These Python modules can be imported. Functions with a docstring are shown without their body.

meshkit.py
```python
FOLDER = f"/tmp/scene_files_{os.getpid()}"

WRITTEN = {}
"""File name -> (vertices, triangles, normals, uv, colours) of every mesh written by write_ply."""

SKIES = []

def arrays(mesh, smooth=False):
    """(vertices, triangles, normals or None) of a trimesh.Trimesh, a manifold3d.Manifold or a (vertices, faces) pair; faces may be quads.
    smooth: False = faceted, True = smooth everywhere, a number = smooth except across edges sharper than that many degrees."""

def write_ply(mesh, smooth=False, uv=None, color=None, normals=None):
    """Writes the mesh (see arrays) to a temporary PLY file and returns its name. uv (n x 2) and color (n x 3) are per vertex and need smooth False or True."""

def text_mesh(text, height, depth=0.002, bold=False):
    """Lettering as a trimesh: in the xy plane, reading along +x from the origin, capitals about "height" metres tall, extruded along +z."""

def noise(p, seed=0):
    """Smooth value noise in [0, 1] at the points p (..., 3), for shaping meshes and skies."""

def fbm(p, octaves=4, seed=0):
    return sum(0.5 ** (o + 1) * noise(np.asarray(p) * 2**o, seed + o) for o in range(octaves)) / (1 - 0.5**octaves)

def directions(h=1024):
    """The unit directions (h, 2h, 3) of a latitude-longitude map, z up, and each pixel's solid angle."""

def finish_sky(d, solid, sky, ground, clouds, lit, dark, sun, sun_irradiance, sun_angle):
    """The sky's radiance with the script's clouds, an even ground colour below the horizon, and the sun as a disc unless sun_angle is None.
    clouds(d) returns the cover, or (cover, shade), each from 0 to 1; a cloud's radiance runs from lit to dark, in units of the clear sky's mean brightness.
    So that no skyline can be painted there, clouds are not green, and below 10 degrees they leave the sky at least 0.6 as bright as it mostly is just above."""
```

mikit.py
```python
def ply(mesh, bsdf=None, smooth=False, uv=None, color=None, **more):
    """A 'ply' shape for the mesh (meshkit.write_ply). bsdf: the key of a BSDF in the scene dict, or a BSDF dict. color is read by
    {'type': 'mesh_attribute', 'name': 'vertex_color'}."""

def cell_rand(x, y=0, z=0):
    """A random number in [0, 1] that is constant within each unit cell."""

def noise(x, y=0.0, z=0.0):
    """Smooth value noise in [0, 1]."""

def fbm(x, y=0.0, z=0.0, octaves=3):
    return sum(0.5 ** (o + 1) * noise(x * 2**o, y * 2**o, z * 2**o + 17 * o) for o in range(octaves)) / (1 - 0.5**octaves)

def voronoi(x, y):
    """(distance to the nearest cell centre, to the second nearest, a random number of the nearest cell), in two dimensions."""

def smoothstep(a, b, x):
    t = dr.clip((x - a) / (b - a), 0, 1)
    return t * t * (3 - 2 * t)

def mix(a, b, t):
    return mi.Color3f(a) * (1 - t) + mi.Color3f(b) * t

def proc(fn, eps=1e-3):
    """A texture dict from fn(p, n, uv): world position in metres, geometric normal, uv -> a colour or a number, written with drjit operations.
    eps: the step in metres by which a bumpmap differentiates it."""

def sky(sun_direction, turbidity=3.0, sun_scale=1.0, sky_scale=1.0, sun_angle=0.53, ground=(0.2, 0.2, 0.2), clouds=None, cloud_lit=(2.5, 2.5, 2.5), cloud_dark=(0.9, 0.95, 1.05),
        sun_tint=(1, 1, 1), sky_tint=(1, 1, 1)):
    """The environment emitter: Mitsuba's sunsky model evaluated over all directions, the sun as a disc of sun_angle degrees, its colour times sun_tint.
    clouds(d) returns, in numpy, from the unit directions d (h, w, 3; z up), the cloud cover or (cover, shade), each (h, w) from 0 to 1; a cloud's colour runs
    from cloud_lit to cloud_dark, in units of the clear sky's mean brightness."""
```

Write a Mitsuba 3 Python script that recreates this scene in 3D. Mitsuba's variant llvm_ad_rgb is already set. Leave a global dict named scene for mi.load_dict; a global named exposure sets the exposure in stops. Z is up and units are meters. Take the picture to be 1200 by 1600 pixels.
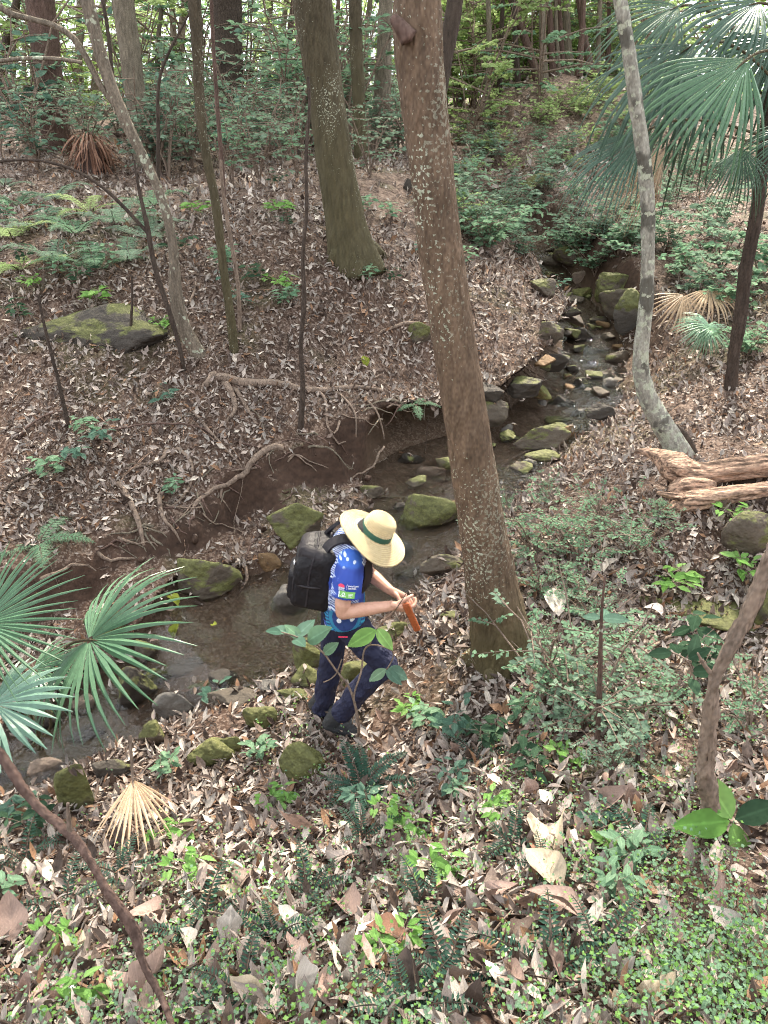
import math, numpy as np, trimesh, manifold3d as m3, mitsuba as mi, drjit as dr, mikit, meshkit
from scipy.interpolate import RBFInterpolator, CubicSpline, RegularGridInterpolator
from scipy.spatial import cKDTree
T = mi.ScalarTransform4f
scene, labels = {}, {}

# ---------------------------------------------------------------- camera, sky, exposure
CAM = np.array([0.0, 0.0, 5.0]); PITCH = math.radians(28.0); FPX = 1203.0
FWD = np.array([0, math.cos(PITCH), -math.sin(PITCH)]); UPV = np.array([0, math.sin(PITCH), math.cos(PITCH)])
scene['camera'] = {'type': 'perspective', 'fov': 2 * math.degrees(math.atan(600 / FPX)), 'fov_axis': 'x', 'near_clip': 0.05, 'far_clip': 2000.0,
                   'to_world': T().look_at(origin=CAM.tolist(), target=(CAM + FWD).tolist(), up=[0, 0, 1])}
scene['sky'] = mikit.sky([0.15, 0.62, 0.78], turbidity=3, sun_scale=1.0, sun_angle=9, clouds=lambda d: 1.0, sky_tint=(.95, 1.0, 1.05), sun_tint=(.92, 1.0, 1.09), cloud_lit=(2.38, 2.5, 2.62))
exposure = 3.4

# ---------------------------------------------------------------- materials
noise, fbm, vor, crand, sst, mix = mikit.noise, mikit.fbm, mikit.voronoi, mikit.cell_rand, mikit.smoothstep, mikit.mix

def pick(k, cols):
    c = mi.Color3f(cols[0])
    for i in range(1, len(cols)):
        c = dr.select(k > i - 0.5, mi.Color3f(cols[i]), c)
    return c
GA = [(.036, .070, .042), (.085, .160, .118), (.15, .31, .075), (.034, .075, .055), (.19, .31, .09), (.040, .095, .048), (.30, .20, .125), (.15, .265, .165), (.035, .070, .048), (.20, .24, .04), (.27, .38, .15), (.170, .255, .175)]
GB = [(.075, .130, .080), (.150, .245, .185), (.25, .42, .14), (.070, .130, .098), (.32, .44, .15), (.075, .145, .080), (.42, .31, .205), (.24, .36, .235), (.060, .105, .075), (.36, .40, .08), (.42, .52, .25), (.26, .35, .26)]

def split_uv(uv):
    i = dr.floor(uv.x * 0.5); k = dr.floor(uv.y * 0.5)
    return i, uv.x - 2 * i, k, uv.y - 2 * k

def leaf_fn(p, n, uv):
    i, a, k, l = split_uv(uv)
    r = crand(i, k, 3)
    c = pick(k, GA) * (1 - r) + pick(k, GB) * r
    rib = 1 - sst(0.0, 0.09, dr.abs(a - 0.5))
    c = c * (0.86 + 0.28 * noise(p.x * 60, p.y * 60, p.z * 60)) * (1 + 0.35 * rib)
    return dr.clip(c, 0.0, 0.9)

LC = [(.39, .335, .295), (.28, .226, .198), (.170, .123, .100), (.070, .047, .037), (.22, .125, .075), (.285, .25, .225), (.52, .45, .385)]

def litter_fn(p, n, uv):
    i, a, k, l = split_uv(uv)
    r = crand(i, 5, 3); r2 = crand(i, 9, 1)
    c = mi.Color3f(LC[2])
    for lo, q in ((0.14, 1), (0.32, 3), (0.52, 0), (0.66, 4), (0.73, 5), (0.85, 1), (0.955, 6)):
        c = dr.select(r > lo, mi.Color3f(LC[q]), c)
    c = dr.select(k > 0.5, pick(k, [LC[0], (.58, .51, .45), (.40, .325, .235), (.42, .34, .10), (.30, .205, .17), (.20, .10, .065)]), c)
    rib = 1 - sst(0.0, 0.07, dr.abs(a - 0.5))
    vein = sst(0.75, 0.98, 0.5 + 0.5 * dr.sin((l - dr.abs(a - 0.5) * 0.7) * 62.0))
    rib = rib + 0.45 * vein
    blot = sst(0.55, 0.75, fbm(p.x * 35, p.y * 35, p.z * 35 + r2 * 9))
    return c * (0.75 + 0.5 * r2) * (1 - 0.4 * blot) * (1 + 0.22 * rib)

def soil_fn(p, n, uv):
    f = fbm(p.x * 2.1, p.y * 2.1, p.z * 2.1); g = fbm(p.x * 22, p.y * 22, p.z * 22)
    c = mix((.026, .015, .011), (.080, .047, .033), g) * (0.7 + 0.6 * f)
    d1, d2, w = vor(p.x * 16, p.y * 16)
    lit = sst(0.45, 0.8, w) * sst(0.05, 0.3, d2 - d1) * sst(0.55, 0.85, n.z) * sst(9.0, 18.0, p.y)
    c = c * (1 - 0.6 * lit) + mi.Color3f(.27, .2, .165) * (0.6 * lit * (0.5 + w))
    e1, e2, w2 = vor(p.x * 48 + 2 * f, p.y * 48 + 3)
    cr = sst(0.35, 0.6, w2) * sst(0.04, 0.2, e2 - e1) * sst(0.5, 0.8, n.z)
    c = c * (1 - 0.55 * cr) + mix((.13, .085, .065), (.30, .23, .19), noise(p.x * 48, p.y * 48, 7.0)) * (0.55 * cr)
    m = sst(0.58, 0.72, fbm(p.x * 1.3 + 7, p.y * 1.3, 3.0)) * sst(0.6, 0.9, n.z) * 0.35
    wet = sst(1.0, 0.0, dr.clip(uv.x, 0, 1))
    c = c * (1 - m) + mi.Color3f(.05, .06, .025) * m
    return c * (1 - 0.30 * wet) + mi.Color3f(.040, .029, .018) * wet

def soil_bump(p, n, uv):
    return fbm(p.x * 25, p.y * 25, p.z * 25)
BARK = [(.114, .076, .051), (.056, .042, .030), (.25, .235, .20), (.055, .040, .032), (.15, .125, .095), (.27, .175, .125), (.19, .14, .11), (.105, .066, .054), (.150, .122, .095)]

def bark_fn(p, n, uv):
    k = dr.floor(uv.x); lay = dr.abs(k - 5) < 0.5
    p = mi.Point3f(dr.select(lay, p.z, p.x), p.y, dr.select(lay, p.x, p.z))
    s = fbm(p.x * 38, p.y * 38, p.z * 5); f = fbm(p.x * 4, p.y * 4, p.z * 2.2); g = noise(p.x * 120, p.y * 120, p.z * 60)
    t = fbm(p.x * 75, p.y * 75, p.z * 9)
    c = pick(k, BARK) * (0.25 + 0.75 * s + 0.75 * t + 0.5 * (f - 0.5)) * (0.7 + 0.6 * g)
    c = c * dr.select(lay, 0.40 + 0.95 * sst(0.34, 0.60, 0.6 * t + 0.4 * fbm(p.x * 30, p.y * 30, p.z * 2.2)), 1.0)
    base = dr.select(k < 0.5, 1 - sst(0.3, 1.0, uv.y), dr.select(dr.abs(k - 1) < 0.5, 0.75 - 0.6 * sst(0.6, 4.0, uv.y), 0.0))
    c = c * (1 - 0.75 * base) + mi.Color3f(.085, .075, .035) * (0.75 * base * (0.6 + 0.8 * s))
    amt = dr.select(k < 0.5, 0.625, dr.select(dr.abs(k - 1) < 0.5, 0.70, dr.select(dr.abs(k - 2) < 0.5, 0.52, dr.select(dr.abs(k - 8) < 0.5, 0.60, 0.78))))
    reg = fbm(p.x * 3.2 + 5, p.y * 3.2, p.z * 1.4)
    fine = 0.40 * noise(p.x * 95, p.y * 95, p.z * 70) + 0.22 * noise(p.x * 210, p.y * 210, p.z * 160) + 0.55 * (reg - 0.5) + 0.30
    coarse = fbm(p.x * 26, p.y * 26, p.z * 22, octaves=4) * 0.72 + 0.28 * reg
    spot = dr.select(k < 1.5, sst(amt + .105, amt + .15, fine), sst(amt, amt + .06, coarse))
    spot = spot * dr.select(k < 0.5, 0.35 + 0.65 * sst(0.0, -0.35, n.x), 1.0)
    lich = mix((.26, .28, .20), (.44, .44, .36), g)
    dark = sst(0.55, 0.66, fbm(p.x * 7 + 9, p.y * 7, p.z * 5)) * dr.select(dr.abs(k - 2) < 0.5, 0.8, 0.0)
    c = c * (1 - dark) + mi.Color3f(.06, .055, .045) * dark
    return c * (1 - spot) + lich * spot

def bark_bump(p, n, uv):
    lay = dr.abs(dr.floor(uv.x) - 5) < 0.5
    p = mi.Point3f(dr.select(lay, p.z, p.x), p.y, dr.select(lay, p.x, p.z))
    return fbm(p.x * 45, p.y * 45, p.z * 9)
RK = [(.100, .080, .062), (.20, .150, .118), (.125, .112, .10), (.17, .105, .055), (.052, .043, .036)]

def rock_fn(p, n, uv):
    k = dr.floor(uv.x); moss = uv.y
    f = fbm(p.x * 7, p.y * 7, p.z * 7, octaves=4); g = noise(p.x * 90, p.y * 90, p.z * 90)
    c = pick(k, RK) * (0.55 + 0.7 * f) * (0.8 + 0.4 * g)
    h = fbm(p.x * 5 + 3, p.y * 5, p.z * 5, octaves=4)
    cov = sst(0.0, 0.22, moss * 1.0 + 0.45 * (n.z - 0.55) + 1.5 * (h - 0.5) - 0.27) * dr.select(moss > 0.02, 1.0, 0.0)
    mc = mix((.050, .052, .018), (.155, .160, .055), fbm(p.x * 30, p.y * 30, p.z * 30)) * (0.7 + 0.6 * g)
    return c * (1 - cov * 0.9) + mc * cov * 0.9

def rock_bump(p, n, uv):
    return fbm(p.x * 18, p.y * 18, p.z * 18, octaves=4)

def water_bump(p, n, uv):
    return uv.x * (fbm(p.x * 14, p.y * 14, 1.0) + 0.5 * fbm(p.x * 40, p.y * 40, 5.0)) + 0.06 * noise(p.x * 6, p.y * 6, 2.0)

def two(b):
    return {'type': 'twosided', 'bsdf': b}

def prin(col, rough=0.6, **k):
    col = col if isinstance(col, dict) else {'type': 'rgb', 'value': list(col)}
    return {'type': 'principled', 'base_color': col, 'roughness': rough, **k}

def bump(b, fn, scale, eps=1e-3):
    return two({'type': 'bumpmap', 'arbitrary': mikit.proc(fn, eps), 'scale': scale, 'bsdf': b})
B = scene
B['palm_material'] = two(prin(mikit.proc(leaf_fn), 0.36, specular=0.35))
B['leaf_material'] = {'type': 'principledthin', 'base_color': mikit.proc(leaf_fn), 'roughness': 0.40, 'diff_trans': 0.95, 'eta': 1.5}
B['litter_material'] = two(prin(mikit.proc(litter_fn), 0.62, specular=0.35))
B['soil_material'] = bump(prin(mikit.proc(soil_fn), 0.85, specular=0.25), soil_bump, 0.012, 4e-3)
B['bark_material'] = bump(prin(mikit.proc(bark_fn), 0.8, specular=0.25), bark_bump, 0.028, 2e-3)
B['rock_material'] = bump(prin(mikit.proc(rock_fn), 0.75, specular=0.3), rock_bump, 0.03, 2e-3)
B['water_material'] = {'type': 'bumpmap', 'arbitrary': mikit.proc(water_bump, 3e-3), 'scale': 0.02, 'bsdf': {'type': 'dielectric', 'int_ior': 1.33}}

# ---------------------------------------------------------------- pixel helpers used while laying out the place (world points out)
def ray(px, py):
    return FWD + (px - 600) / FPX * np.array([1, 0, 0]) - (py - 800) / FPX * UPV

def at(px, py, y):
    d = ray(px, py)
    return CAM + d * (y / d[1])

# ---------------------------------------------------------------- terrain
def zof(px, py, y):
    return at(px, py, y)
FARP = [(700, 300, 14), (600, 250, 17), (100, 200, 22), (600, 170, 40), (800, 150, 28), (880, 118, 26), (980, 150, 27), (1300, 150, 30), (950, 300, 18), (850, 290, 17),
        (250, 300, 14), (-100, 300, 14), (0, 170, 40), (1100, 160, 40), (1150, 300, 17), (1400, 320, 16)]
LP = [(150, 850, 5.95), (0, 845, 5.8), (-300, 830, 5.6), (200, 700, 7.0), (-100, 700, 7.0), (140, 540, 8.3), (250, 450, 9.2), (0, 450, 9.2), (-400, 450, 9.2), (545, 400, 10), (540, 640, 7.7),
      (430, 700, 7.15), (560, 640, 7.8), (650, 600, 8.7), (790, 562, 9.3), (840, 490, 10.5), (700, 400, 11.5), (820, 385, 14.2), (330, 775, 6.6)]
RP = [(525, 1125, 3.76), (785, 1030, 3.86), (1100, 1000, 4.15), (1100, 890, 4.75), (1130, 830, 5.0), (1100, 1200, 2.6), (1100, 1400, 1.75), (900, 850, 5.0), (800, 770, 7.0), (900, 720, 7.0), (950, 690, 7.6),
      (980, 620, 9.4), (1100, 620, 8.3), (1060, 715, 6.5), (1200, 700, 6.9), (1100, 520, 10), (1050, 480, 11), (1150, 400, 13), (1000, 330, 16), (0, 1350, 2.5), (210, 1330, 2.6), (0, 1600, 1.4), (200, 1190, 3.7),
      (420, 1150, 3.75), (600, 1250, 2.85), (600, 1400, 2.0), (600, 1600, 1.2), (1100, 1600, 1.15), (1400, 900, 4.7), (1500, 1200, 2.6), (-200, 1350, 2.6), (650, 1000, 4.3)]
RX = [(0, 0, 3.5), (-4, 0, 2.9), (4, 0, 3.6), (-4, 2, 1.6), (7, 3, 2.9), (8, 8, 3.2), (10, 14, 4)]

def rbf(pts, extra):
    q = np.array([zof(*p) for p in pts] + [list(e) for e in extra], float)
    return RBFInterpolator(q[:, :2], q[:, 2], kernel='thin_plate_spline', smoothing=0.02)
RING = [(60 * math.cos(a), 20 + 60 * math.sin(a), 5.2) for a in np.linspace(0, 2 * math.pi, 12, endpoint=False)]
RBL = rbf(LP + FARP, [(-8, 6, 2.2), (-8, 10, 3.3), (-12, 14, 4.0)] + RING); RBR = rbf(RP + FARP, RX + RING)
# creek, from downstream to upstream: x, y, water level, half width, bank steepness left / right (metres), ripple
CK = np.array([[-40, -20, -3.0, 1.0, .8, 1.5, .1], [-9, 0.6, .1, .6, .6, 1.2, .2], [-5, 2.9, .5, .5, .5, 1.0, .3], [-3.5, 3.75, .66, .3, .35, .8, .4], [-2.6, 4.10, .76, .24, .3, .7, .5], [-2.15, 4.40, .84, .22, .3, .5, .6],
      [-1.80, 4.66, .93, .24, .35, .5, .8], [-1.50, 4.92, 1.11, .40, .35, .5, .10], [-1.2, 5.20, 1.12, .56, .35, .5, .08], [-0.75, 5.38, 1.14, .52, .5, .5, .12], [-0.05, 5.85, 1.2, .36, .5, .6, .9], [.24, 6.3, 1.3, .36, .5, .5, .9], [.60, 7.5, 1.37, .55, .35, .8, .35],
      [1.3, 8.3, 1.42, .38, .14, .9, .3], [2.0, 9.0, 1.5, .26, .14, .8, .45], [2.82, 10.3, 1.62, .29, .2, .8, .5], [3.2, 11.6, 1.8, .29, .3, .7, .4], [3.2, 12.9, 2.0, .33, .4, .6, .5], [3.1, 14.1, 2.18, .27, .5, .6, .4],
      [2.9, 15.2, 2.45, .25, .8, .8, .3], [2.3, 17.5, 3.0, .2, 1.2, 1.2, .1], [2, 22, 3.9, .2, 2, 2, 0], [0, 40, 4.8, .2, 3, 3, 0], [0, 300, 5, .2, 3, 3, 0]])
ct = np.concatenate([[0], np.cumsum(np.hypot(*np.diff(CK[:, :2], axis=0).T))])
from scipy.interpolate import PchipInterpolator
CS = PchipInterpolator(ct, CK)
cs = np.unique(np.concatenate([np.arange(ct[1], ct[-4], 0.03), np.linspace(0, ct[1], 60), np.linspace(ct[-4], ct[-1], 120)]))
CV = CS(cs); CD = np.gradient(CV[:, :2], cs, axis=0); CD /= np.linalg.norm(CD, axis=1, keepdims=True)
CT = cKDTree(CV[:, :2])

def creek_info(xy):
    d, i = CT.query(xy)
    rel = xy - CV[i, :2]
    return d, i, CD[i, 0] * rel[:, 1] - CD[i, 1] * rel[:, 0]

KC = np.array([[-30, -4], [-12, 2.6], [-4, 5.1], [-2.6, 5.78], [-1.9, 6.2], [-1.2, 6.95], [-.3, 7.6], [.4, 8.15], [1.2, 8.3], [3, 9.4], [3.3, 14], [3, 60]])
kt_ = np.concatenate([[0], np.cumsum(np.hypot(*np.diff(KC, axis=0).T))]); kq = np.arange(0, kt_[-1], .03)
KP = PchipInterpolator(kt_, KC)(kq); KD = np.gradient(KP, kq, axis=0); KD /= np.linalg.norm(KD, axis=1, keepdims=True); KTREE = cKDTree(KP)

def cut_dist(xy):
    d, i = KTREE.query(xy); r = xy - KP[i]
    return np.where(KD[i, 0] * r[:, 1] - KD[i, 1] * r[:, 0] > 0, d, -d)

def surface(xy):
    """ground height, height fraction of the bank, creek sample, side, distance to the water edge"""
    d, i, side = creek_info(xy)
    p3 = np.c_[xy, np.zeros(len(xy))]
    nz = meshkit.fbm(p3 * 2.2, 3, 5) - 0.5
    e = d - CV[i, 3] + 0.28 * nz
    SL = RBL(xy); bench = np.minimum(SL, CV[i, 2] + .12 + .10 * np.clip(e, 0, 2.0) + .06 * nz)
    q = np.clip((cut_dist(xy) + .35 * nz + .12 * (meshkit.fbm(p3 * 7, 2, 12) - .5) + .10) / .20, 0, 1)
    S = np.where(side > 0, bench + (SL - bench) * q * q * (3 - 2 * q), RBR(xy))
    far = np.hypot(xy[:, 0], xy[:, 1] - 20)
    S = S + (meshkit.fbm(p3 * 0.8, 3, 2) - 0.5) * 0.22 + (meshkit.fbm(p3 * 6, 3, 8) - 0.5) * 0.07
    S = np.where(far > 45, np.clip(S, 4.2, 7), np.clip(S, -4, 9))
    bed = CV[i, 2] - 0.10 - 0.12 * np.clip(-e / 0.4, 0, 1) + (meshkit.fbm(p3 * 9, 2, 4) - 0.5) * 0.08
    S = np.maximum(S, bed + 0.1)
    w = np.where(side > 0, CV[i, 4], CV[i, 5])
    t = np.clip((e + 0.03) / w, 0, 1)
    g = np.where(w < 0.25, t, t * t * (3 - 2 * t))
    return bed + (S - bed) * g, g, i, side, e

def spread(lo, hi, step, out, n):
    a = np.arange(lo, hi, step)
    g = np.cumsum(step * np.geomspace(1, 40, n)); g = g / g[-1]
    return np.concatenate([lo - out[0] * g[::-1] ** 1.5, a, a[-1] + out[1] * g ** 1.5 + step])
XS = spread(-5.2, 6.2, 0.045, (250, 250), 70); YS = spread(0.4, 14.5, 0.045, (80, 280), 80)
XX, YY = np.meshgrid(XS, YS, indexing='ij'); XY = np.c_[XX.ravel(), YY.ravel()]
HZ, HG, HI, HS, HE = surface(XY)
NX, NY = len(XS), len(YS)
H = RegularGridInterpolator((XS, YS), HZ.reshape(NX, NY), bounds_error=False, fill_value=5.0)
EI = RegularGridInterpolator((XS, YS), HE.reshape(NX, NY), bounds_error=False, fill_value=5.0)
GI = RegularGridInterpolator((XS, YS), HG.reshape(NX, NY), bounds_error=False, fill_value=1.0)

def ground_z(x, y):
    return float(H([[x, y]])[0])

def normals(xy, e=0.05):
    gx = (H(xy + [e, 0]) - H(xy - [e, 0])) / (2 * e); gy = (H(xy + [0, e]) - H(xy - [0, e])) / (2 * e)
    n = np.c_[-gx, -gy, np.ones(len(xy))]
    return n / np.linalg.norm(n, axis=1, keepdims=True)

def hit(px, py, far=60):
    d = ray(px, py); s = np.concatenate([np.arange(1.0, 16, 0.02), np.arange(16, far, 0.1)])
    p = CAM + d * s[:, None]
    below = np.nonzero(p[:, 2] < H(p[:, :2]))[0]
    return p[below[0]] if len(below) else p[-1]

def depth(p):
    return float((np.asarray(p) - CAM) @ FWD)
# undercut of the left bank: the middle of the cut is pushed into the bank
V = np.c_[XY, HZ]
rel = V[:, :2] - CV[HI, :2]; rl = np.maximum(np.linalg.norm(rel, axis=1, keepdims=True), 1e-6)
under = np.clip((0.42 - CV[HI, 4]) / 0.22, 0, 1) * (HS > 0) * np.sin(np.pi * np.clip(HG, 0, 1)) ** 0.8 * (HG > 0.02) * (HG < 0.98)
crumb = np.exp(-(cut_dist(XY) / .28) ** 2) * (HS > 0)
V[:, 2] += crumb * .16 * (meshkit.fbm(np.c_[XY * 5, HZ * 5], 4, 31) - .5)
V[:, :2] += rel / rl * (0.75 * under * (0.6 + 0.8 * meshkit.fbm(np.c_[XY, HZ] * 2.5, 2, 9)))[:, None]
ii = (np.arange(NX - 1)[:, None] * NY + np.arange(NY - 1)).ravel()
GF = np.vstack([np.c_[ii, ii + NY, ii + NY + 1], np.c_[ii, ii + NY + 1, ii + 1]])
UVG = np.c_[np.clip((HE - 0.02) / 0.35, 0, 1), np.zeros(len(V))]

# ---------------------------------------------------------------- scene bookkeeping
COUNT = {}

def numbered(key):
    n = COUNT.get(key, 0); COUNT[key] = n + 1
    return key if n == 0 else f'{key}_{n:03d}'

def thing(name, label=None, cat=None, group=None, kind=None):
    key = numbered(name)
    d = {}
    if label: d['label'] = label
    if cat: d['category'] = cat
    if group: d['group'] = group
    if kind: d['kind'] = kind
    labels[key] = d
    return key

def part(parent, name, shape, label=None, kind=None, **more):
    key = numbered(f'{parent}__{name}')
    scene[key] = {**shape, **more}
    if label or kind: labels[key] = {**({'label': label} if label else {}), **({'kind': kind} if kind else {})}
    return key

def ply(v, f, mat, uv=None, smooth=True):
    return mikit.ply(trimesh.Trimesh(v, f, process=False), mat, smooth=smooth, uv=uv)
k = thing('ground', 'leaf littered forest floor of reddish soil sloping to the creek on both sides', 'ground', kind='structure')
scene[k] = ply(V, GF, 'soil_material', UVG)

# water: a ribbon that follows the creek, lying in its channel
sel = (CV[:, 1] > 1.0) & (CV[:, 1] < 15.6) & (CV[:, 0] > -8)
wv, ws = CV[sel], cs[sel]
lat = np.linspace(-1, 1, 41); nrm = np.c_[-CD[sel][:, 1], CD[sel][:, 0]]
WX = wv[:, None, :2] + nrm[:, None] * (lat[None, :, None] * (wv[:, None, 3:4] + 0.30))
wz = wv[:, 2][:, None] + wv[:, 6][:, None] * 0.055 * (meshkit.fbm(np.dstack([WX * 7, np.zeros(WX.shape[:2])]), 3, 3) - 0.5) + 0 * lat
Wn, Wm = WX.shape[:2]
jj = (np.arange(Wn - 1)[:, None] * Wm + np.arange(Wm - 1)).ravel()
COUNT.setdefault('creek_water', 0); k = thing('creek_water', 'shallow brown creek water running over stones into a still pool', 'creek', kind='structure')
scene[k] = ply(np.c_[WX.reshape(-1, 2), wz.ravel()], np.vstack([np.c_[jj, jj + Wm + 1, jj + 1], np.c_[jj, jj + Wm, jj + Wm + 1]]), 'water_material', np.c_[np.repeat(wv[:, 6], Wm), np.zeros(Wn * Wm)])

# ---------------------------------------------------------------- mesh helpers
def unit(v):
    v = np.asarray(v, float)
    return v / np.maximum(np.linalg.norm(v, axis=-1, keepdims=True), 1e-9)

def join(parts):
    vs, fs, us, o = [], [], [], 0
    for v, f, u in parts:
        vs.append(v); fs.append(np.asarray(f) + o); us.append(u); o += len(v)
    return np.vstack(vs), np.vstack(fs), np.vstack(us)

def tube(pts, rad, sides=8, pal=4, step=None, rough=0.0, seed=0, ell=None, flare=None):
    pts = np.asarray(pts, float); rad = np.broadcast_to(np.asarray(rad, float), (len(pts),))
    L = np.concatenate([[0], np.cumsum(np.linalg.norm(np.diff(pts, axis=0), axis=1))])
    if step and len(pts) > 2:
        n = max(int(L[-1] / step), 4); s = np.linspace(0, L[-1], n)
        pts, rad = PchipInterpolator(L, pts)(s) if len(pts) < 3 else CubicSpline(L, pts)(s), PchipInterpolator(L, rad)(s); L = s
    elif step:
        n = max(int(L[-1] / step), 4); s = np.linspace(0, L[-1], n)
        pts = np.c_[[np.interp(s, L, pts[:, q]) for q in range(3)]].T; rad = np.interp(s, L, rad); L = s
    t = unit(np.gradient(pts, axis=0))
    a = np.cross(t[0], [0.3, 0.9, 0.2] if abs(t[0][1]) < 0.8 else [1, 0, 0.2]); a = a / np.linalg.norm(a)
    A = []
    for q in t:
        a = a - q * (a @ q); a = a / np.linalg.norm(a); A.append(a)
    A = np.array(A); Bn = np.cross(t, A)
    th = np.arange(sides) * 2 * np.pi / sides
    R = np.repeat(rad[:, None], sides, 1)
    dirs = np.cos(th)[None, :, None] * A[:, None] + np.sin(th)[None, :, None] * Bn[:, None]
    if rough:
        q = pts[:, None] + dirs * R[..., None]
        q2 = np.dstack([q[..., 0], q[..., 1], q[..., 2] * 0.35])
        sc = 1.0 / max(rad.mean(), 0.01)
        R = R * (1 + rough * (2 * meshkit.fbm(q2 * sc * 1.1 + seed, 3, seed) - 1) + 0.5 * rough * (2 * meshkit.noise(q2 * sc * 4 + seed, seed + 3) - 1))
    if flare is not None:
        R = R * flare(L, th)
    v = (pts[:, None] + dirs * R[..., None]).reshape(-1, 3)
    n = len(pts)
    i, j = np.meshgrid(np.arange(n - 1), np.arange(sides), indexing='ij')
    q0, q1, q2, q3 = (x.ravel() for x in (i * sides + j, i * sides + (j + 1) % sides, (i + 1) * sides + (j + 1) % sides, (i + 1) * sides + j))
    c0, c1 = len(v), len(v) + 1
    v = np.vstack([v, pts[0] - t[0] * rad[0] * 0.3, pts[-1] + t[-1] * rad[-1] * 0.3])
    js = np.arange(sides); e0 = (n - 1) * sides
    f = np.vstack([np.c_[q0, q1, q2], np.c_[q0, q2, q3], np.c_[(js + 1) % sides, js, np.full(sides, c0)], np.c_[e0 + js, e0 + (js + 1) % sides, np.full(sides, c1)]])
    uv = np.c_[np.full(len(v), pal + 0.5), np.concatenate([np.repeat(L, sides), [0, L[-1]]])]
    return v, f, uv

def leaf_template(n=5, width=0.4, power=0.9, fold=0.12, droop=0.15, cup=0.0, tipcurl=0.0):
    """a leaf along +x of length 1, its face up +z; returns vertices, triangles, (across, along)"""
    s = np.linspace(0, 1, n)
    w = width * 0.5 * np.sin(np.pi * np.clip(s, 0, 1) ** power) ** 0.85
    w[0] = w[-1] = 0.004
    z = -droop * s ** 2 + tipcurl * s ** 3
    mid = np.c_[s, 0 * s, z]; l = np.c_[s, w, z + fold * w * 2 + cup * w * w * 4]; r = np.c_[s, -w, z + fold * w * 2 + cup * w * w * 4]
    v = np.vstack([l, mid, r]); f = []
    for i in range(n - 1):
        for a, b in ((0, n), (n, 2 * n)):
            f += [[a + i, b + i, b + i + 1], [a + i, b + i + 1, a + i + 1]]
    uv = np.c_[np.repeat([0.02, 0.5, 0.98], n), np.tile(0.02 + 0.96 * s, 3)]
    return v, np.array(f), uv

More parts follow.
